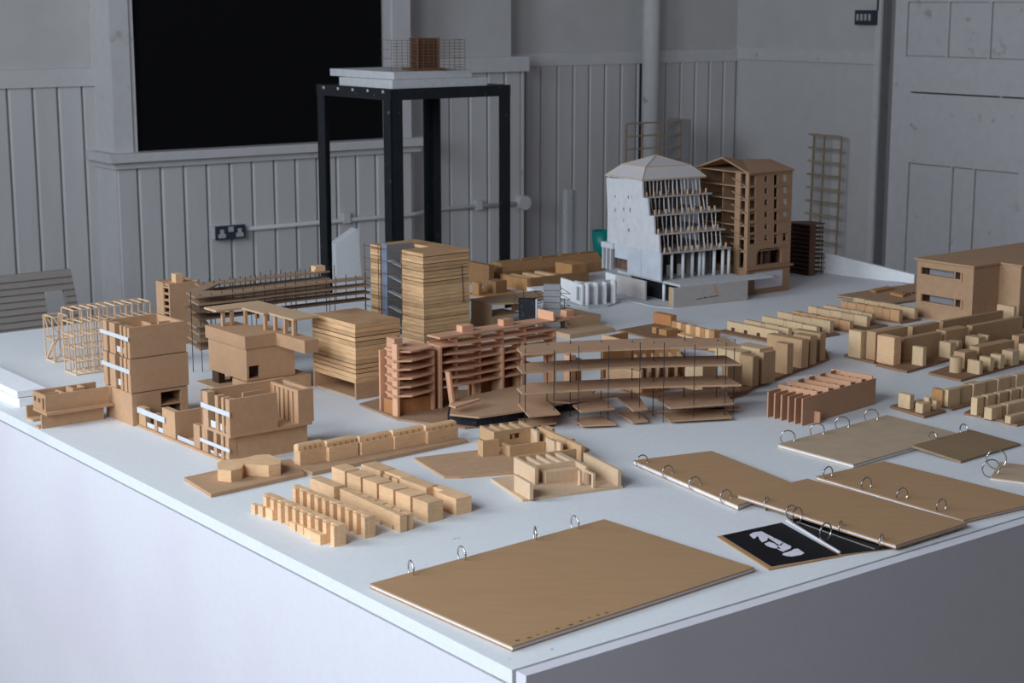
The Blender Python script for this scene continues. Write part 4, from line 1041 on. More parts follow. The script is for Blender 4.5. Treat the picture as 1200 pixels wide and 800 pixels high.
# side portico
y0 = pts[11][0]
for k in range(3):
    y = y0 + .012 + .018*k; m.box('portico_post', xb-.004, xb+.004, y, y+.005, zd, zd+(zf1-zd)*.8, GREYW)
m.box('portico_beam', xb-.006, xb+.02, y0, y0+.055, zd+(zf1-zd)*.8, zf1, GREYW)
# floors
fz = [yz(773, 296.5)[1], yz(767, 274.3)[1], yz(760.5, 252.5)[1], yz(753.3, 231.3)[1]]
uL = (774, 768, 760.5, 753); uR = (857, 850, 845, 834.5)
ext = []
for z, a_, b_ in zip(fz, uL, uR):
    y = m.Y(a_, xb, z); x = m.X(b_, y, z); ext.append((y, x))
    m.box('floor_plate', xb+t, x, y, yW, z-.004, z, pa)
y4, x4 = m.Y(752.5, xb, ztop), m.X(825.5, m.Y(752.5, xb, ztop), ztop)
m.box('rear_wall', xb+t, x4, yW-t, yW, zd, ztop, GREYW)
m.box('core', xb+.03, x4*.8, yW*.30+y4*.70, yW-t-.001, zd, ztop-.002, mat('shadowy_brown_card', (.16, .10, .075), .9, .1, 60))  # dark core imitates the shade inside the open floors
rnd = random.Random(4)
tops = fz[1:] + [ztop]; xts = [e[1] for e in ext[1:]] + [x4]; yts = [e[0] for e in ext[1:]] + [y4]
for z, zt_2, (y, x), xt2, yt2 in zip(fz, tops, ext, xts, yts):
    n = 15
    for k in range(n):
        f = (k+.5)/n; xx = xb+.010+(xt2-xb-.014)*f
        m.bar('facade_fin', (xx+.005+rnd.uniform(-.001, .002), max(y, yt2)+.006+rnd.uniform(0, .010), z), (xx, max(yt2, y)+.008, zt_2-.004), .0018+rnd.uniform(0, .0010), WHITE if k % 3 else GREYW)
    n = 10
    for k in range(n):
        f = (k+.3+rnd.uniform(-.2, .3))/n; xx = xb+.008+(x-xb-.012)*f
        m.bar('balcony_post', (xx, y+.002, z), (xx+rnd.uniform(-.002, .002), y+.002, z+.0125), .0032, STICK)
# ground floor columns
for u, r_ in ((787, .0036), (800, .004), (811, .0042), (819.5, .004), (824, .0042), (836.5, .0042), (846.5, .0042), (853.5, .004)):
    yc_ = ext[0][0]+.012 + (.012 if u in (811, 819.5, 824) else 0); xc_ = m.X(u, yc_, zd)
    m.add('column', g_cyl(xc_, yc_, zd, fz[0]-.004, r_*1.05, 12, r_), WHITE, smooth=True)
for u in (781, 794):
    x = m.X(u, ext[0][0]+.05, zd); m.box('door_frame', x, x+.012, ext[0][0]+.05, ext[0][0]+.053, zd, zd+.03, WHITE)
for k in range(7):
    x = xb+.02+.03*k; m.box('inner_partition', x, x+.003, ext[0][0]+.06, ext[0][0]+.12, zd, fz[0]-.004, GREYC if k % 2 else pa)
# roof
e0, e1, f0, f1_ = xb-.002, x4+.004, y4-.003, yW+.002; ins = .031; zr = ztop+.0285
def ringp(i, z): return [(e0+i, f0+i, z), (e1-i, f0+i, z), (e1-i, f1_-i, z), (e0+i, f1_-i, z)]
cx, cy_ = (e0+e1)/2, (f0+f1_)/2; zap = m._lin(m.w(cx, cy_, 0), m.ez, v=181.5)
lo, hi = ringp(0, ztop), ringp(ins, zr)
rm = mat('warm_grey_roof_card', (.52, .49, .49), .85, .05, 60)
for k in range(4):
    j = (k+1) % 4
    m.add('roof_panel', ([lo[k], lo[j], hi[j], hi[k]], [(0, 1, 2, 3)]), rm, fix=False)
    m.add('roof_panel', ([hi[k], hi[j], (cx, cy_, zap)], [(0, 1, 2)]), rm)
    m.bar('roof_seam', hi[k], hi[j], .002, CARD2); m.bar('roof_seam', hi[k], (cx, cy_, zap), .0016, CARD2); m.bar('roof_seam', lo[k], hi[k], .0016, CARD2); m.bar('roof_seam', lo[k], lo[j], .002, CARD2)
m.prism('ceiling_board', [p[:2] for p in lo], ztop-.003, ztop, GREYW)
# handwriting along the base: short dark strokes, and a patch of tape
rnd = random.Random(9); gs = []
s0, zz0 = m.XZ(814, 351.2); s1, zz1 = m.XZ(843, 346.5)
s = s0
while s < s1:
    f = (s-s0)/(s1-s0); z = zz0+(zz1-zz0)*f; w_ = rnd.uniform(.002, .0045); h_ = rnd.uniform(.0018, .0035)
    if rnd.random() > .16: gs.append(g_box(s, s+w_, -.0006, 0, z, z+h_))
    s += w_+.0012
m.add('handwriting', join(*gs), INKD, fw)
ta, tz = m.XZ(837, 333); m.add('tape_patch', g_side([(ta, zp*.55), (ta+.012, zp*.5), (ta+.004, zp*.95), (ta-.002, zp*.95)], 'y', -.0006, 0), CARD2, fw, fix=True)
# ================================================================== THE BROWN BUILDING
m = Mod('brown_building_model', 'brown card tower with folded roof, window grid and arched base beside the white building', 'model', 874, 346.5, a=angle((874, 346.5), (927, 339.5)))
zl = m.Z(316.5); zb = m.Z(312); H = m.Z(202); t = .005
W = m.X(925.5, 0, zl); D = m.Y(820, 0, H)
m.box('base_wall', 0, W, 0, t, 0, zl, BCARD); m.box('base_wall', 0, t, t, D, 0, zl, BCARD); m.box('base_wall', W-t, W, t, D, 0, zl, BCARD)
m.prism('ledge', [(-.004, -.008), (W+.006, -.008), (W+.006, D), (-.004, D)], zl, zl+.004, BCARD)
x0, _ = m.XZ(884, 335); x1, _ = m.XZ(916.5, 330)
za, zc = m.XZ(890, 337)[1], m.XZ(890, 326.5)[1]
sh = m.box('paper_sheet', x0, x1, -.0008, 0, zl*.22, zl*.86, mat('pinkish_paper', (.60, .55, .58), .8, .04, 60))
gs = [g_box(x0+(x1-x0)*(.15+.13*k), x0+(x1-x0)*(.22+.13*k), -.0014, -.0008, zl*(.62-.06*(k % 2)), zl*(.66-.06*(k % 2)), ) for k in range(6)]
m.add('faint_note', join(*gs), mat('faint_red_ink', (.45, .34, .38), .8, .04), sh)
cols = [(879, 885.5), (896.3, 899.8), (907.2, 911.2), (917.5, 922)]
rows = [(206, 217), (220, 230.5), (233.5, 244), (247.5, 258), (262, 272), (275, 285.5)]
zf = zl+.004
arch0, arch1 = m.XZ(886.5, 300)[0], m.XZ(915.5, 300)[0]; za0, za1 = zf+.006, m.XZ(890, 292)[1]
hl = []
for c, (ua, ub) in enumerate(cols):
    for r, (va, vb) in enumerate(rows):
        if c == 3 and r in (4,): continue
        if c == 1: va, vb = va+.5, vb-4
        if c == 3: va, vb = va-1.5, vb-4
        if c == 2 and r in (0,): va -= 1
        xa, zt2 = m.XZ(ua, va); xb2, zb2 = m.XZ(ub, vb); hl.append((xa, xb2, zb2, zt2))
hl.append((arch0, arch1, za0, za1))
m.panel('window_wall', 'y', 0, t, 0, W, zf, H, hl, BCARD)
for h_ in hl[18:22]: m.box('wall_view_sheet', h_[0]-.003, h_[1]+.003, t+.001, t+.003, h_[2]-.003, h_[3]+.003, WHITE)  # white sheets imitate the lit wall seen through the last window column
# arch corners
for xx, sg in ((arch0, 1), (arch1, -1)):
    r_ = .018; pts_ = [(xx, za1), (xx+sg*r_, za1)] + [(xx+sg*r_*(1-math.sin(R(a))), za1-r_*(1-math.cos(R(a)))) for a in (0, 30, 60, 90)]
    m.add('arch_spandrel', g_side(pts_, 'y', 0, t), BCARD, fix=True)
for va in (218.5, 247, 259, 273.5, 289): 
    xa = m.XZ(905, va)[0]; xb2, z_ = m.XZ(921, va-.5); m.box('string_strip', xa, xb2, -.002, 0, z_, z_+.0025, BCARD)
m.box('end_wall', W-t, W, t, D, zf, H, BCARD); m.box('rear_wall', 0, W-t, D-t, D, zf, H, BCARD)
yC = m.Y(866, 0, H); m.box('corner_strip', 0, t, t, .012, zf, H, BCARD)
m.box('corner_strip', 0, t, .03, .05, zf, H, BCARD)
n = 6
for k in range(n):
    z = zf + (H-zf)*(.16+.135*k); m.box('floor_plate', 0.001, W-t, t, D-t, z, z+.003, BCARD)
    m.bar('stair_rail', (-.003, .006, z+.004), (-.003, .058, z+.022), .0022, BCARD)
m.box('inner_wall', W*.55, W*.55+.003, t, D*.9, zf, H-.003, DARKW_SHADE); m.box('inner_wall', .02, W*.55, D*.62, D*.62+.004, zf, H-.003, BCARD)
for k in range(3): m.box('inner_post', arch0+.02+.016*k, arch0+.025+.016*k, .02, .025, zf, za1+.01, BCARD)
# folded roof
ov = .008
EL, ER, BL, BR = (-ov, -ov, H), (W+ov*.3, -ov*.5, H), (-ov, D+ov, H), (W, D, H)
pk = m.YZ(847.5, 184, -ov); PL = (-ov, D*.5, pk[1]); PR = (W, D*.45, m._lin(m.w(W, D*.45, 0), m.ez, v=186)); VM = (W*.42, D*.5, pk[1]-.010)
for tri in ((EL, ER, VM), (EL, VM, PL), (ER, PR, VM), (BL, PL, VM), (BL, VM, BR), (VM, PR, BR), (ER, BR, PR)):
    v = [tuple(p) for p in tri] + [(p[0], p[1], p[2]-.004) for p in tri]
    m.add('roof_panel', (v, [(0, 1, 2), (5, 4, 3), (0, 3, 4, 1), (1, 4, 5, 2), (2, 5, 3, 0)]), BCARD, fix=True)
m.box('attic_floor', -.002, W, 0, D, H-.004, H-.001, BCARD)
# ================================================================== DARK SLATTED TOWER
m = Mod('dark_slatted_tower', 'dark wooden tower of many thin floors with a brown panel behind the brown building', 'model', 947, 323, a=38.4)
H = m.Z(263); W = m.X(967, -.002, H); xp = m.X(955.5, 0, H); D = m.Y(922, 0, H)
m.box('brown_panel', 0, xp, -.003, 0, 0, H, REDW)
m.box('core', xp*.4, xp*1.2, .004, D*.9, 0, H-.004, DARKW_SHADE)
n = 12
for k in range(n):
    z = H*(.06+.94*k/(n-1)) - .003; e = rnd.uniform(-.004, .004) if k < n-1 else .004
    m.prism('slat_floor', [(-.004, .0), (W+e, 0), (W+e, D*.7), (-.004, D+.01)], z, z+.0026, REDW if k == n-1 else DARKW_SHADE)
m.bar('rod', (m.X(962, -.002, 0), -.002, 0), (m.X(962, -.002, 0), -.002, H), .0018, WIRE)
for k in range(3): m.bar('side_stick', (W*.9, .004, H*(.10+.11*k)), (W+.02, .004, H*(.10+.11*k)), .003, STICKD)
m.bar('side_stick', (W+.02, .004, H*.10), (W+.02, .004, H*.32), .003, STICKD)
# white wedge panel behind
m = Mod('white_wedge_panel', 'white foam panel with a sloping top along the far table edge', 'board', 1071, 332.5, a=angle((1071, 332.5), (955, 318.5)))
L_ = m.X(964, 0, 0)
h0 = m.Z(322); xl_ = m.X(976, 0, .03); h1 = m._lin(m.w(xl_, 0, 0), m.ez, v=298.5); 
m.add('panel', g_side([(0, 0), (L_, 0), (L_, h1*1.05), (xl_, h1), (0, h0)], 'y', -.012, 0), WHITE, fix=True)
# ================================================================== RIGHT SIDE: BLOCK BOARDS
bs = mat('dark_base_board', (.27, .15, .085), .8, .1, 60, rnd=.08)
m = Mod('block_board_model', 'brown board with a red-brown block, a row of slats and low strips', 'model', 800, 406, a=38.4)
m.prism('base', [m.L(u, v) for u, v in ((725, 388), (800, 408), (838, 412), (850, 400), (768, 380.5))], 0, .004, bs, fix=True)
zb = .0035
zb = .004
px_block(m, 'red_block', 786, 382.5, 765.5, 793, 370, RWOOD, zb)
for k in range(9):
    u = 792+5.6*k; v = 388.5+1.35*k; px_block(m, 'slat_block', u, v, u-5, u+ (3.5 if k < 8 else 7), v-11.5, PINE if k % 2 else BEECH, zb)
px_block(m, 'low_block', 769, 391, 764, 774, 384, BEECH, zb); px_block(m, 'low_block', 781, 393.5, 772, 795, 387, BEECH, zb)
m.prism('strip', [m.L(u, v, zb) for u, v in ((794, 393), (812, 398), (817, 397), (800, 391.5))], zb, zb+.005, PINE, fix=True)
px_block(m, 'low_block', 838, 412, 830, 841, 407, PINE, zb)
# curved street of tall blocks
m = Mod('street_blocks_model', 'curving street of tall brown wooden blocks on kerb boards', 'model', 881, 456, a=42.0)
zk = .006
kb = [m.L(u, v) for u, v in ((800, 462), (845, 471), (875, 462), (885, 454.5), (914, 444.5), (932, 437), (972, 422), (968, 412), (925, 412), (860, 440), (800, 452))]
m.prism('kerb', kb, 0, zk, bs, fix=True)
BR = mat('brown_block_wood', (.46, .285, .155), .65, .14, 50, (5, 5, 1), rnd=.08)
PB = mat('pale_block_wood', (.60, .42, .245), .65, .12, 50, (5, 5, 1), rnd=.08)
for c in ((823, 459, 803, 841, 429, PB), (852, 463, 846, 870, 430, BR), (881.5, 453, 867, 889.5, 418, BR), (894, 450, 889, 909, 413.5, BR), (922, 438.5, 908.5, 930, 403.5, BR), (939, 431.5, 899, 948, 398.5, BR), (948.5, 428, 930, 957.5, 394.5, BR), (960.5, 423, 931, 968, 391, BR)):
    px_block(m, 'block', *c, zk)
for c in ((868, 432, 838, 880, 413, PB), (890, 428, 862, 905, 409, PB)): px_block(m, 'rear_block', *c, zk)
# ---------------- terraces of thin pale strips
def strip_row(m, us, v1, top0, mt, holes=0, z=0., th=.012, name='terrace'):
    """row running back from its near end (us[-1], v1); returns its extent"""
    p = m.L(us[-1], v1, z); h = m._lin(m.w(*p, 0), m.ez, v=top0); y0 = y1 = p[1]
    for i in range(len(us)-1):
        ya = m.Y(us[i+1], p[0], h); yb = m.Y(us[i], p[0], h)
        hh = h*(1 - .04*(i % 2)); y1 = max(y1, yb); y0 = min(y0, ya)
        o = m.box(name, p[0], p[0]+th, ya, yb-.001, z, hh, mt)
        for k in range(holes):
            y = ya+(yb-ya)*(k+.5)/holes; m.box('opening', p[0]-.0006, p[0]+.001, y-.005, y+.005, z+(hh-z)*.0, z+(hh-z)*.38, DARKW_SHADE, o)
    return p[0], p[0]+th, y0, y1
zk = .004
def terr(label, near, rows, mx0=.004, mx1=.004, my=.006):
    m = Mod('terrace_strips_model', label, 'model', near[0], near[1], a=38.4)
    e = [strip_row(m, *r[:4], z=zk, holes=r[4] if len(r) > 4 else 0) for r in rows]
    x0 = min(q[0] for q in e); x1 = max(q[1] for q in e); y0 = min(q[2] for q in e); y1 = max(q[3] for q in e)
    m.box('base', x0-mx0, x1+mx1, y0-my, y1+my, 0, zk, bs)
    return m
terr('board of low pale strip terraces with window notches next to the red-block board', (912, 402),
     [((852, 912), 398.5, 388, PB, 4), ((872, 892, 896, 912, 924), 396, 384.5, PB)], mx0=.028)
terr('board of plain pale strip terraces between the notched board and the reddish one', (975, 391.5),
     [((893, 918, 921, 940, 957), 394.5, 382.5, PB), ((911, 929, 950, 973), 390.5, 376.5, PB, 1)])
terr('board of strip terraces with one reddish row among pale ones', (1012, 386),
     [((929, 937, 947, 957, 970, 983, 996), 387.5, 376.5, TANW), ((947, 957, 973, 986, 1001, 1016), 383, 371, PB), ((965, 982, 996, 1010, 1022), 379, 367.5, PB)])
terr('narrow board of strip terraces beside the flat dark board', (1060, 378),
     [((985, 993, 1003, 1014, 1024, 1034, 1043, 1054), 377, 364, TANW), ((1000, 1013, 1030, 1056, 1072), 374, 361, PB)])
# flat dark board with bars
m = Mod('flat_board_model', 'flat dark brown board with two low bars beside the big brown building', 'model', 1040, 357)
h = m.Z(354); m.prism('board', [m.L(u, v) for u, v in ((980, 348.5), (1040, 358), (1090, 351), (1082, 333))], h-.004, h, MDF, fix=True)
m.prism('packer', [m.L(u, v) for u, v in ((1000, 350), (1040, 356.5), (1085, 350), (1070, 338))], 0, h-.004, DARKW_SHADE, fix=True)
m.prism('bar', [m.L(u, v, h) for u, v in ((1020, 341.5), (1026, 343.5), (1047, 339.5), (1040, 337.5))], h, h+.006, BEECH, fix=True)
m.prism('bar', [m.L(u, v, h) for u, v in ((1043, 345), (1058, 348.5), (1063, 346.5), (1048, 343))], h, h+.006, BEECH, fix=True)
for k in range(6):
    q = m.L(1058+4*k, 344+.5*(k % 3), h); m.box('peg', q[0], q[0]+.004, q[1], q[1]+.004, h, h+.004, DARKW_SHADE)
# ---------------- the big brown box building
m = Mod('brown_box_building', 'large L-shaped brown board building with two ribbon windows', 'model', 1138, 382, a=38.4)
H = m.Z(313.5); D = m.Y(1075.5, 0, H); X1 = m.X(1172, 0, H); t = .007
y_, z_ = m.YZ(1127, 332, 0); hl = []
for va, vb, vc, vd in ((317, 324.5, 320.5, 328.5), (349, 356, 352.5, 361)):
    ya, za = m.YZ(1126, vd, 0); yb, zb2 = m.YZ(1079.5, va, 0); zt2 = m.YZ(1126, vc, 0)[1]
    hl.append((ya, yb, za+.002, zt2+.002))
m.panel('window_wall', 'x', 0, t, 0, D, 0, H, hl, MDF)
for (ya, yb, za, zb2) in hl:
    f = m.box('window_sill', -.003, 0, ya-.004, yb, za-.004, za, MDF); m.box('window_jamb', -.003, 0, ya-.004, ya, za, zb2, MDF)
    m.box('window_post', .001, .005, ya+(yb-ya)*.15, ya+(yb-ya)*.18, za, zb2, MDF)
    m.box('wall_view_backing', .018, .021, ya+(yb-ya)*.30, ya+(yb-ya)*.90, za-.01, zb2+.01, GREYC)  # added panel imitates the pale wall seen through the openings
    m.box('dark_backing', .03, .034, ya-.01, yb+.01, za-.012, zb2+.012, DARKW_SHADE)
m.box('long_wall', t, X1, 0, t, 0, H, MDF)
yw = m.Y(1197, X1, H); m.box('wing_wall', X1, X1+t, yw, t, 0, H, MDF); m.box('wing_wall', X1+t, X1+.35, yw, yw+t, 0, H, MDF)
m.box('rear_wall', t, X1+.35, D-t, D, 0, H, MDF)
m.prism('roof', [(-.006, -.004), (X1-.004, -.004), (X1-.004, yw-.006), (X1+.36, yw-.006), (X1+.36, D+.006), (-.006, D+.006)], H, H+.004, MDF)
# ---------------- long bar blocks on boards
W1 = BR
m = Mod('bar_blocks_model', 'board of long brown wooden bars led by a tall square block', 'model', 1025, 428.5, a=38.4)
zk = .005
m.prism('base', [m.L(u, v) for u, v in ((989, 418), (1024, 426.5), (1130, 400), (1200, 384.5), (1200, 381), (1110, 395), (1050, 405))], 0, zk, bs, fix=True)
for c in ((1008, 420, 995, 1016, 389, PB), (1025, 422, 1016, 1064, 389.5, W1), (1068.5, 410, 1063, 1101, 383, W1), (1104, 401, 1101, 1176, 376.5, W1), (1187, 387, 1168.5, 1191.5, 359.5, PB)):
    px_block(m, 'bar_block', *c, zk)
m = Mod('bar_blocks_model', 'board of long brown bars led by a broad tall block and small cubes', 'model', 1063, 437, a=38.4)
m.prism('base', [m.L(u, v) for u, v in ((1026, 429), (1063, 437.5), (1110, 424), (1215, 400), (1215, 388), (1110, 410))], 0, zk, bs, fix=True)
for c in ((1047, 428, 1028.5, 1056.5, 396, PINE), (1058, 423, 1052, 1103, 397, W1), (1107.5, 413, 1097, 1135, 388, W1), (1138.5, 405, 1133, 1199, 382, W1),
          (1081, 429, 1069.5, 1086, 407.5, PB), (1113, 420, 1101, 1120, 402, PB), (1123, 414.5, 1110, 1128, 400, PB), (1146, 413, 1131.5, 1155, 396, PB), (1157, 408, 1146, 1160, 393, PB)):
    px_block(m, 'bar_block', *c, zk)
m = Mod('bar_blocks_model', 'board of brown bars and cubes led by a round drum block', 'model', 1126, 447.5, a=38.4)
m.prism('base', [m.L(u, v) for u, v in ((1088, 439), (1126, 447.5), (1215, 423), (1215, 400), (1130, 425))], 0, zk, bs, fix=True)
x, y = m.L(1121.5, 436, zk); hd = m._lin(m.w(x, y, 0), m.ez, v=418.5); m.add('drum_block', g_cyl(x, y+.004, zk, hd, .0125, 20), PB)
for c in ((1130, 432, 1118, 1145, 413.5, W1), (1146.5, 426, 1136, 1189, 407, W1), (1193, 413, 1186, 1215, 394, W1), (1147.5, 439, 1134, 1152, 423.5, PB), (1160, 435, 1148, 1165, 419.5, PB), (1172, 432, 1161, 1177.5, 416.5, PB), (1186, 428.5, 1174.5, 1195, 412, PB), (1207, 424, 1194, 1213, 405, PB)):
    px_block(m, 'bar_block', *c, zk)
m = Mod('small_cubes_model', 'small dark board with one house cube and a few tiny cubes', 'model', 1083, 490.5, a=38.4)
m.prism('base', [m.L(u, v) for u, v in ((1043, 478), (1083, 490.5), (1108, 483.5), (1068, 472))], 0, zk, bs, fix=True)
for c in ((1066, 479.5, 1053, 1071.5, 463, PB), (1081, 484.5, 1073, 1091, 473.5, PB), (1097, 480, 1093, 1102, 470, PB)):
    px_block(m, 'cube', *c, zk)
_, q = px_block(m, 'cube', 1076, 478, 1072, 1084, 470, PB, zk); px_block(m, 'cube', 1088, 479, 1083, 1092, 466, PB, zk)
def street(label, base, front, segs, mt, a=38.4):
    m = Mod('terrace_street_model', label, 'model', front[0], front[1], a=a)
    zk = .004
    m.prism('base', [m.L(u, v) for u, v in base], 0, zk, bs, fix=True)
    x, y = m.L(front[0], front[1]-1.5, zk); h = m._lin(m.w(x, y, 0), m.ez, v=front[2]); D = m.Y(front[3], x, h)-y
    xs = [m.X(u, y, h) for u in segs]
    for i, (xa, xb2) in enumerate(zip(xs, xs[1:])):
        m.box('house', xa+.0012, xb2-.0012, y+(.0 if i % 2 == 0 else .003), y+D, zk, h*(1-.02*(i % 2)), mt)
    return m, y, D, h, xs
m, y, D, h, xs = street('tall wooden terrace street of seven houses with a rear strip', ((1103, 474), (1116, 481.5), (1138, 475.5), (1215, 455), (1215, 440), (1110, 466)), (1111, 478, 457, 1105), (1111, 1126, 1141, 1155.5, 1170, 1184, 1191.5, 1215), PB)
m.box('rear_strip', xs[0]-.005, xs[0]+.006, y+D*.6, y+D+.02, .004, h*.98, BEECH); m.box('rear_strip', xs[2], xs[3], y+D, y+D+.012, .004, h*.95, BEECH)
def street2(label, base, uf, vf, ul, vt, segs):
    return street(label, base, (uf, vf, vt, ul), segs, PB)
m, y, D, h, xs = street2('tall wooden terrace street set with narrow slots between houses', ((1129, 486), (1150, 489.5), (1215, 472), (1215, 460), (1140, 480)), 1145, 488, 1139, 466.5, (1145, 1153.5, 1157, 1167, 1171, 1181.5, 1185, 1195, 1198, 1215))
street2('low wooden terrace street with a pale end block', ((1153, 491.5), (1176, 494.5), (1215, 485), (1215, 474), (1165, 486)), 1162, 493.5, 1154, 478.5, (1162, 1175, 1181, 1205, 1215))
street2('lowest wooden terrace strip beside the low street', ((1174, 496), (1192, 500), (1215, 495), (1215, 490), (1184, 496)), 1184, 498, 1178, 488, (1184, 1203, 1215))
# ---------------- egg crate of interlocking plates
m = Mod('egg_crate_model', 'egg-crate model of interlocking thin brown plates', 'model', 940, 499, a=angle((969, 492.5), (1026, 475.5)))
H = m.Z(467); W = m.X(1026.5, 0, H*.9); D = m.Y(896, 0, 0); t = .0028
nx, ny = 6, 6
EG = mat('reddish_thin_card', (.45, .25, .15), .8, .08, 60, rnd=.06)
for k in range(ny):
    y = D*k/(ny-1)
    pts = [(0, .0), (W, 0), (W, H*.93)]
    for j in range(9, 0, -1): pts += [(W*(j+.5)/10, H*(.93+.02*(j % 2))), (W*j/10, H*(.90))]
    pts += [(.012, H*.9), (.0, H*.93)]
    m.add('long_plate', g_side([(0.0, 0), (W, 0), (W, H*.95), (.004, H*.95)], 'y', -y, -y-t) if False else g_box(0.002*k, W, y, y+t, 0, H*(.96 if k else 1.0)), EG)
for k in range(nx):
    x = W*(.20+.76*k/(nx-1))
    m.box('cross_plate', x, x+t, t, D+.006+(.006 if k % 2 else 0), H*.22, H*(1.10+.02*(k % 2)), PINK)
m.box('corner_tab', W*.155, W*.155+t, -.012, .0, 0, H*.42, PINK)
for k in range(4): m.box('top_tab', W*(.42+.15*k), W*(.49+.15*k), D*.97, D*.97+t, H, H*1.12, EG)
# ================================================================== BINDERS
def ring(m, name, cx, cy, cz, r, ang, tilt=0., gap=False, mt=RING, wr=.0011):
    """steel ring in a vertical plane of plan angle ang (local)"""
    pts = []
    n = 28; a0, a1 = (0, 360) if not gap else (15, 345)
    for k in range(n if not gap else n+1):
        t = R(a0 + (a1-a0)*k/n); pts.append((cx + r*math.cos(t)*math.cos(ang) - tilt*r*math.sin(t)*math.sin(ang), cy + r*math.cos(t)*math.sin(ang) + tilt*r*math.sin(t)*math.cos(ang), cz + r*math.sin(t)))
    o = m.add(name, g_tube(pts, wr, 8, closed=not gap), mt, smooth=True)
    h = g_tube([(cx + (r+.0002)*math.cos(R(a))*math.cos(ang), cy + (r+.0002)*math.cos(R(a))*math.sin(ang), cz + (r+.0002)*math.sin(R(a))) for a in (150, 158, 166)], wr*1.5, 8)
    m.add('ring_hinge', h, mt, o, smooth=True)
    return o
def binder(label, cor, th, cov=.0018, zc=(0, 0, 0, 0), mt=KRAFT):
    """cor: pixels of the top cover's corners (left, front, right, back); zc: heights the corners rest at"""
    zm = sum(zc)/4
    m = Mod('ring_binder', label, 'binder', at=G(*cor[0], zc[0]+th)-Vector((0, 0, th+zc[0])), a=0.)
    P = [m.L(u, v, th+z) for (u, v), z in zip(cor, zc)]
    cx = sum(p[0] for p in P)/4; cy = sum(p[1] for p in P)/4
    def slab(name, f, a, b, mt):
        pts = [(cx+(x-cx)*f, cy+(y-cy)*f) for x, y in P]
        v = [(x, y, z+a) for (x, y), z in zip(pts, zc)] + [(x, y, z+b) for (x, y), z in zip(pts, zc)]
        return m.add(name, (v, [(3, 2, 1, 0), (4, 5, 6, 7), (0, 1, 5, 4), (1, 2, 6, 5), (2, 3, 7, 6), (3, 0, 4, 7)]), mt, fix=True)
    slab('back_cover', 1, 0, cov, mt)
    for k in range(4): slab('page_block', .994-.002*(k % 2), cov+(th-2*cov)*k/4+.0001, cov+(th-2*cov)*(k+1)/4, PAGES)
    slab('front_cover', 1, th-cov, th, mt)
    m.zc = zm
    return m, P
def edge_rings(m, P, th, pts, r, ang, off=.0, rise=.35, tilts=(0,), gap=False):
    for i, (u, v) in enumerate(pts):
        x, y = m.L(u, v, th+m.zc); ring(m, 'ring', x+off*math.cos(ang), y+off*math.sin(ang), r+.0012, r, ang + tilts[i % len(tilts)], gap=gap)
m, P = binder('large kraft ring binder with stamped marks at the table corner', ((433.5, 683.5), (600, 757), (884, 664.5), (708, 608)), .0072)
aL = math.atan2(P[3][1]-P[0][1], P[3][0]-P[0][0])
edge_rings(m, P, .0072, ((480.5, 670.5), (540, 653.5), (626, 630), (672.5, 617)), .0112, aL+R(90), off=-.002, tilts=(R(-20), R(-12), R(-34), R(-14)))
gs = []; rnd = random.Random(3)
for k, (u, v, w_) in enumerate(((605.5, 750.5, 1), (619.5, 747, 1), (630, 743.5, .5), (640, 740, .4), (652.5, 736.5, 1), (668, 732, 1), (680.5, 727.5, 1), (690.5, 723.5, .6), (700, 720.5, .8), (710, 718, .8))):
    x, y = m.L(u, v, .0072); d = .0013+.0012*w_
    gs.append(([(x+a*d, y+b*d*.9, .00735) for a, b in ((-1, -.2), (-.3, -1), (.7, -.6), (1.1, .2), (.2, 1), (-.7, .5))], [(0, 1, 2, 3, 4, 5)]))
    if w_ > .7: gs.append(([(x+a*d*.5+d*1.0, y+b*d*.5+d*.7, .00735) for a, b in ((-1, -1), (1, -1), (1, 1), (-1, 1))], [(0, 1, 2, 3)]))
m.add('stamped_marks', join(*gs), INKD)
# narrow binder with rings along its near edge
m, P = binder('kraft binder with four full rings whose corner is covered by another binder', ((742, 539), (865, 592), (930, 566), (834, 528)), .0085)
aS = math.atan2(P[1][1]-P[0][1], P[1][0]-P[0][0])
edge_rings(m, P, .0085, ((750, 543), (780, 555.5), (811.5, 569), (848, 584.5)), .0105, aS+R(90), off=.004, rise=.10, tilts=(0, R(6), R(-4), R(3)))
# black printed pair, opened under the kraft binder
zb = .0045
m = Mod('black_print_binder', 'open black glossy printed binder with white lettering and two large rings', 'binder', at=G(840, 629, 0), a=0.)
P = [m.L(u, v, 0) for u, v in ((840, 630), (901, 668.5), (985, 652.5), (916, 614.5))]
m.prism('kraft_board', P, 0, .0022, KRAFT, fix=True)
Q = [m.L(u, v, .0030) for u, v in ((846.5, 627), (904, 663), (983, 649.5), (916, 612))]
m.prism('black_page', Q, .0022, .0030, INKB, fix=True)
P2 = [m.L(u, v, 0) for u, v in ((923, 609), (985, 652), (1052, 642), (975, 604))]
m.prism('kraft_board', P2, 0, .0020, KRAFT, fix=True)
m.prism('black_page', [m.L(u, v, .0026) for u, v in ((926, 608), (986, 649), (1050, 641), (978, 604))], .0020, .0026, INKB, fix=True)
e0, e1 = m.L(922, 609.5, .004), m.L(984, 646.5, .004)
m.add('page_edge', g_bar((*e0, .0040), (*e1, .0034), .0028, .0020), PAGES)
m.add('page_line', g_bar((*m.L(934, 611, .003), .0029), (*m.L(1025, 643, .003), .0029), .0022, .0005), GREYC)
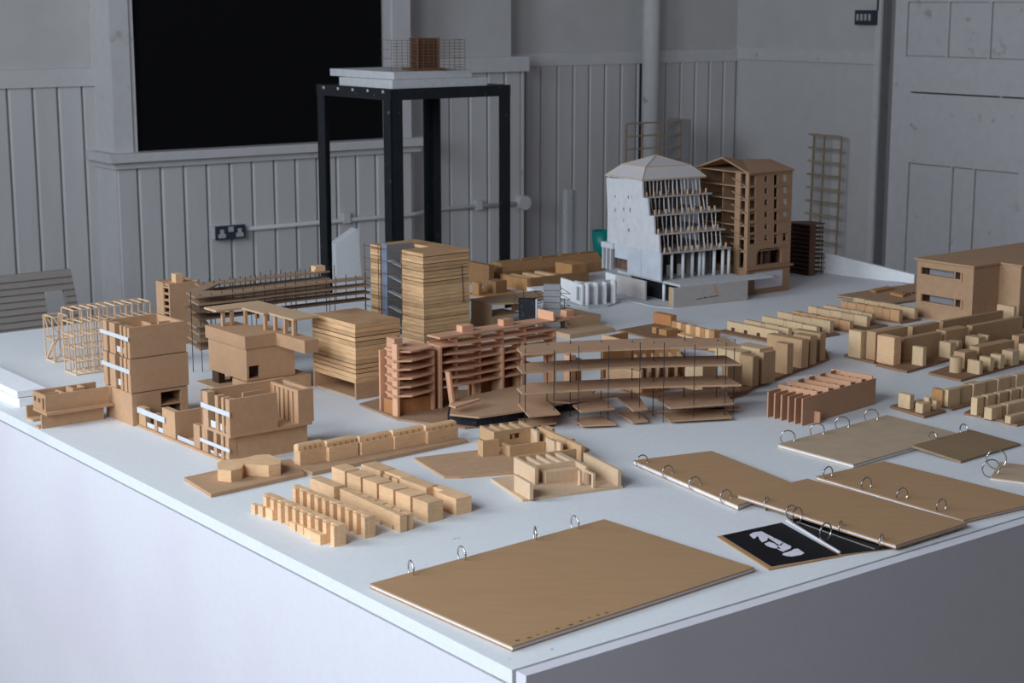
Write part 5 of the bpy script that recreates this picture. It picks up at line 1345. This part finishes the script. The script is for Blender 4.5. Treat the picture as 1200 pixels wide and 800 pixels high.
# white lettering: blocky irregular shapes as seen
def flat(pts, z): return ([(*m.L(u, v, z), z) for u, v in pts], [tuple(range(len(pts)))])
T = lambda *pp: [(840+x/8, 590+y/8) for x, y in pp]
zq = .0032
gs = [flat(T(*p), zq) for p in (
    [(305, 290), (345, 268), (420, 258), (470, 285), (440, 300), (385, 300), (350, 330), (325, 312)],
    [(385, 300), (440, 300), (480, 318), (470, 345), (425, 362), (400, 335)],
    [(470, 285), (540, 320), (520, 345), (480, 318), (440, 300)],
    [(445, 375), (490, 355), (540, 372), (575, 400), (560, 420), (510, 412), (465, 392)],
    [(520, 345), (545, 322), (625, 362), (600, 395), (560, 372)],
    [(575, 395), (620, 360), (700, 400), (690, 420), (640, 440), (600, 425)],
    [(560, 415), (600, 425), (640, 442), (620, 450), (580, 432)],
    [(620, 465), (700, 440), (720, 425), (760, 420), (790, 440), (822, 462), (790, 480), (700, 495), (650, 490), (615, 478)])]
m.add('white_lettering', join(*gs), INKW)
for (u, v), tl in (((934, 601), R(20)), ((967.5, 619.5), R(14))):
    x, y = m.L(u, v+4, .0135); ring(m, 'ring', x, y, .0142, .0128, aS+R(90)+tl)
m, P = binder('kraft binder lying over the black printed binder', ((864.5, 579.5), (1050, 638.5), (1134, 612), (946.5, 560.5)), .006, zc=(.0092, .0036, .0036, .0092))
aS3 = math.atan2(P[1][1]-P[0][1], P[1][0]-P[0][0])
edge_rings(m, P, .006, ((896, 589), (925, 599), (983, 617.5), (1031, 633)), .0098, aS3+R(90), off=.004, rise=.45, tilts=(R(24), R(-8), R(26), R(22)))
m.o['label'] = 'kraft binder lying over the edge of the black printed binder'
m, P = binder('kraft binder with four rings along the edge toward the overlapping binder', ((956, 558), (1129.5, 609), (1224, 587), (1036, 540)), .006)
aS4 = math.atan2(P[1][1]-P[0][1], P[1][0]-P[0][0])
edge_rings(m, P, .006, ((967, 560), (1012, 573), (1054, 585.5), (1100, 599)), .0112, aS4+R(90), off=.006, rise=.30, tilts=(R(4), R(0), R(-5), R(3)))
PALEK = mat('pale_kraft_cover', (.46, .34, .23), .75, .1, 26, rnd=.03, bump=.05)
m, P = binder('pale kraft binder with four rings along one edge beside the egg-crate model', ((911.5, 520), (1000, 544), (1125, 508), (1040, 486)), .0072, mt=PALEK)
aL5 = math.atan2(P[3][1]-P[0][1], P[3][0]-P[0][0])
edge_rings(m, P, .0072, ((923, 517), (957.5, 508.5), (987, 500.5), (1021, 491.5)), .0125, R(2), off=.0, rise=.35, tilts=(0, R(4), R(-3), 0))
m, P = binder('small dark kraft binder with two rings lying against the pale binder', ((1069, 521.5), (1126, 540), (1196, 519.5), (1137, 503)), .0042, zc=(.0085, 0, 0, .0055), mt=mat('dark_kraft_cover', (.27, .175, .095), .75, .1, 26, rnd=.03))
edge_rings(m, P, .0042, ((1093, 515), (1129.5, 505.5)), .0098, aL5+R(90)+R(-15), rise=.8)
b0, b1, b3 = G(1160.5, 559.5, .0055), G(1243, 570, .0055), G(1172, 541, .0055)
m, P = binder('pale kraft binder with two large interlocked rings at the table edge', ((1160.5, 559.5), (1243, 570), proj(b1+b3-b0), (1172, 541)), .0055, mt=PALEK)
x, y = m.L(1161, 556, .0055); ring(m, 'ring', x, y, .0157, .0145, R(8))
x, y = m.L(1166, 545, .0055); ring(m, 'ring', x-.001, y-.01, .0185, .0155, R(-6), tilt=.15)
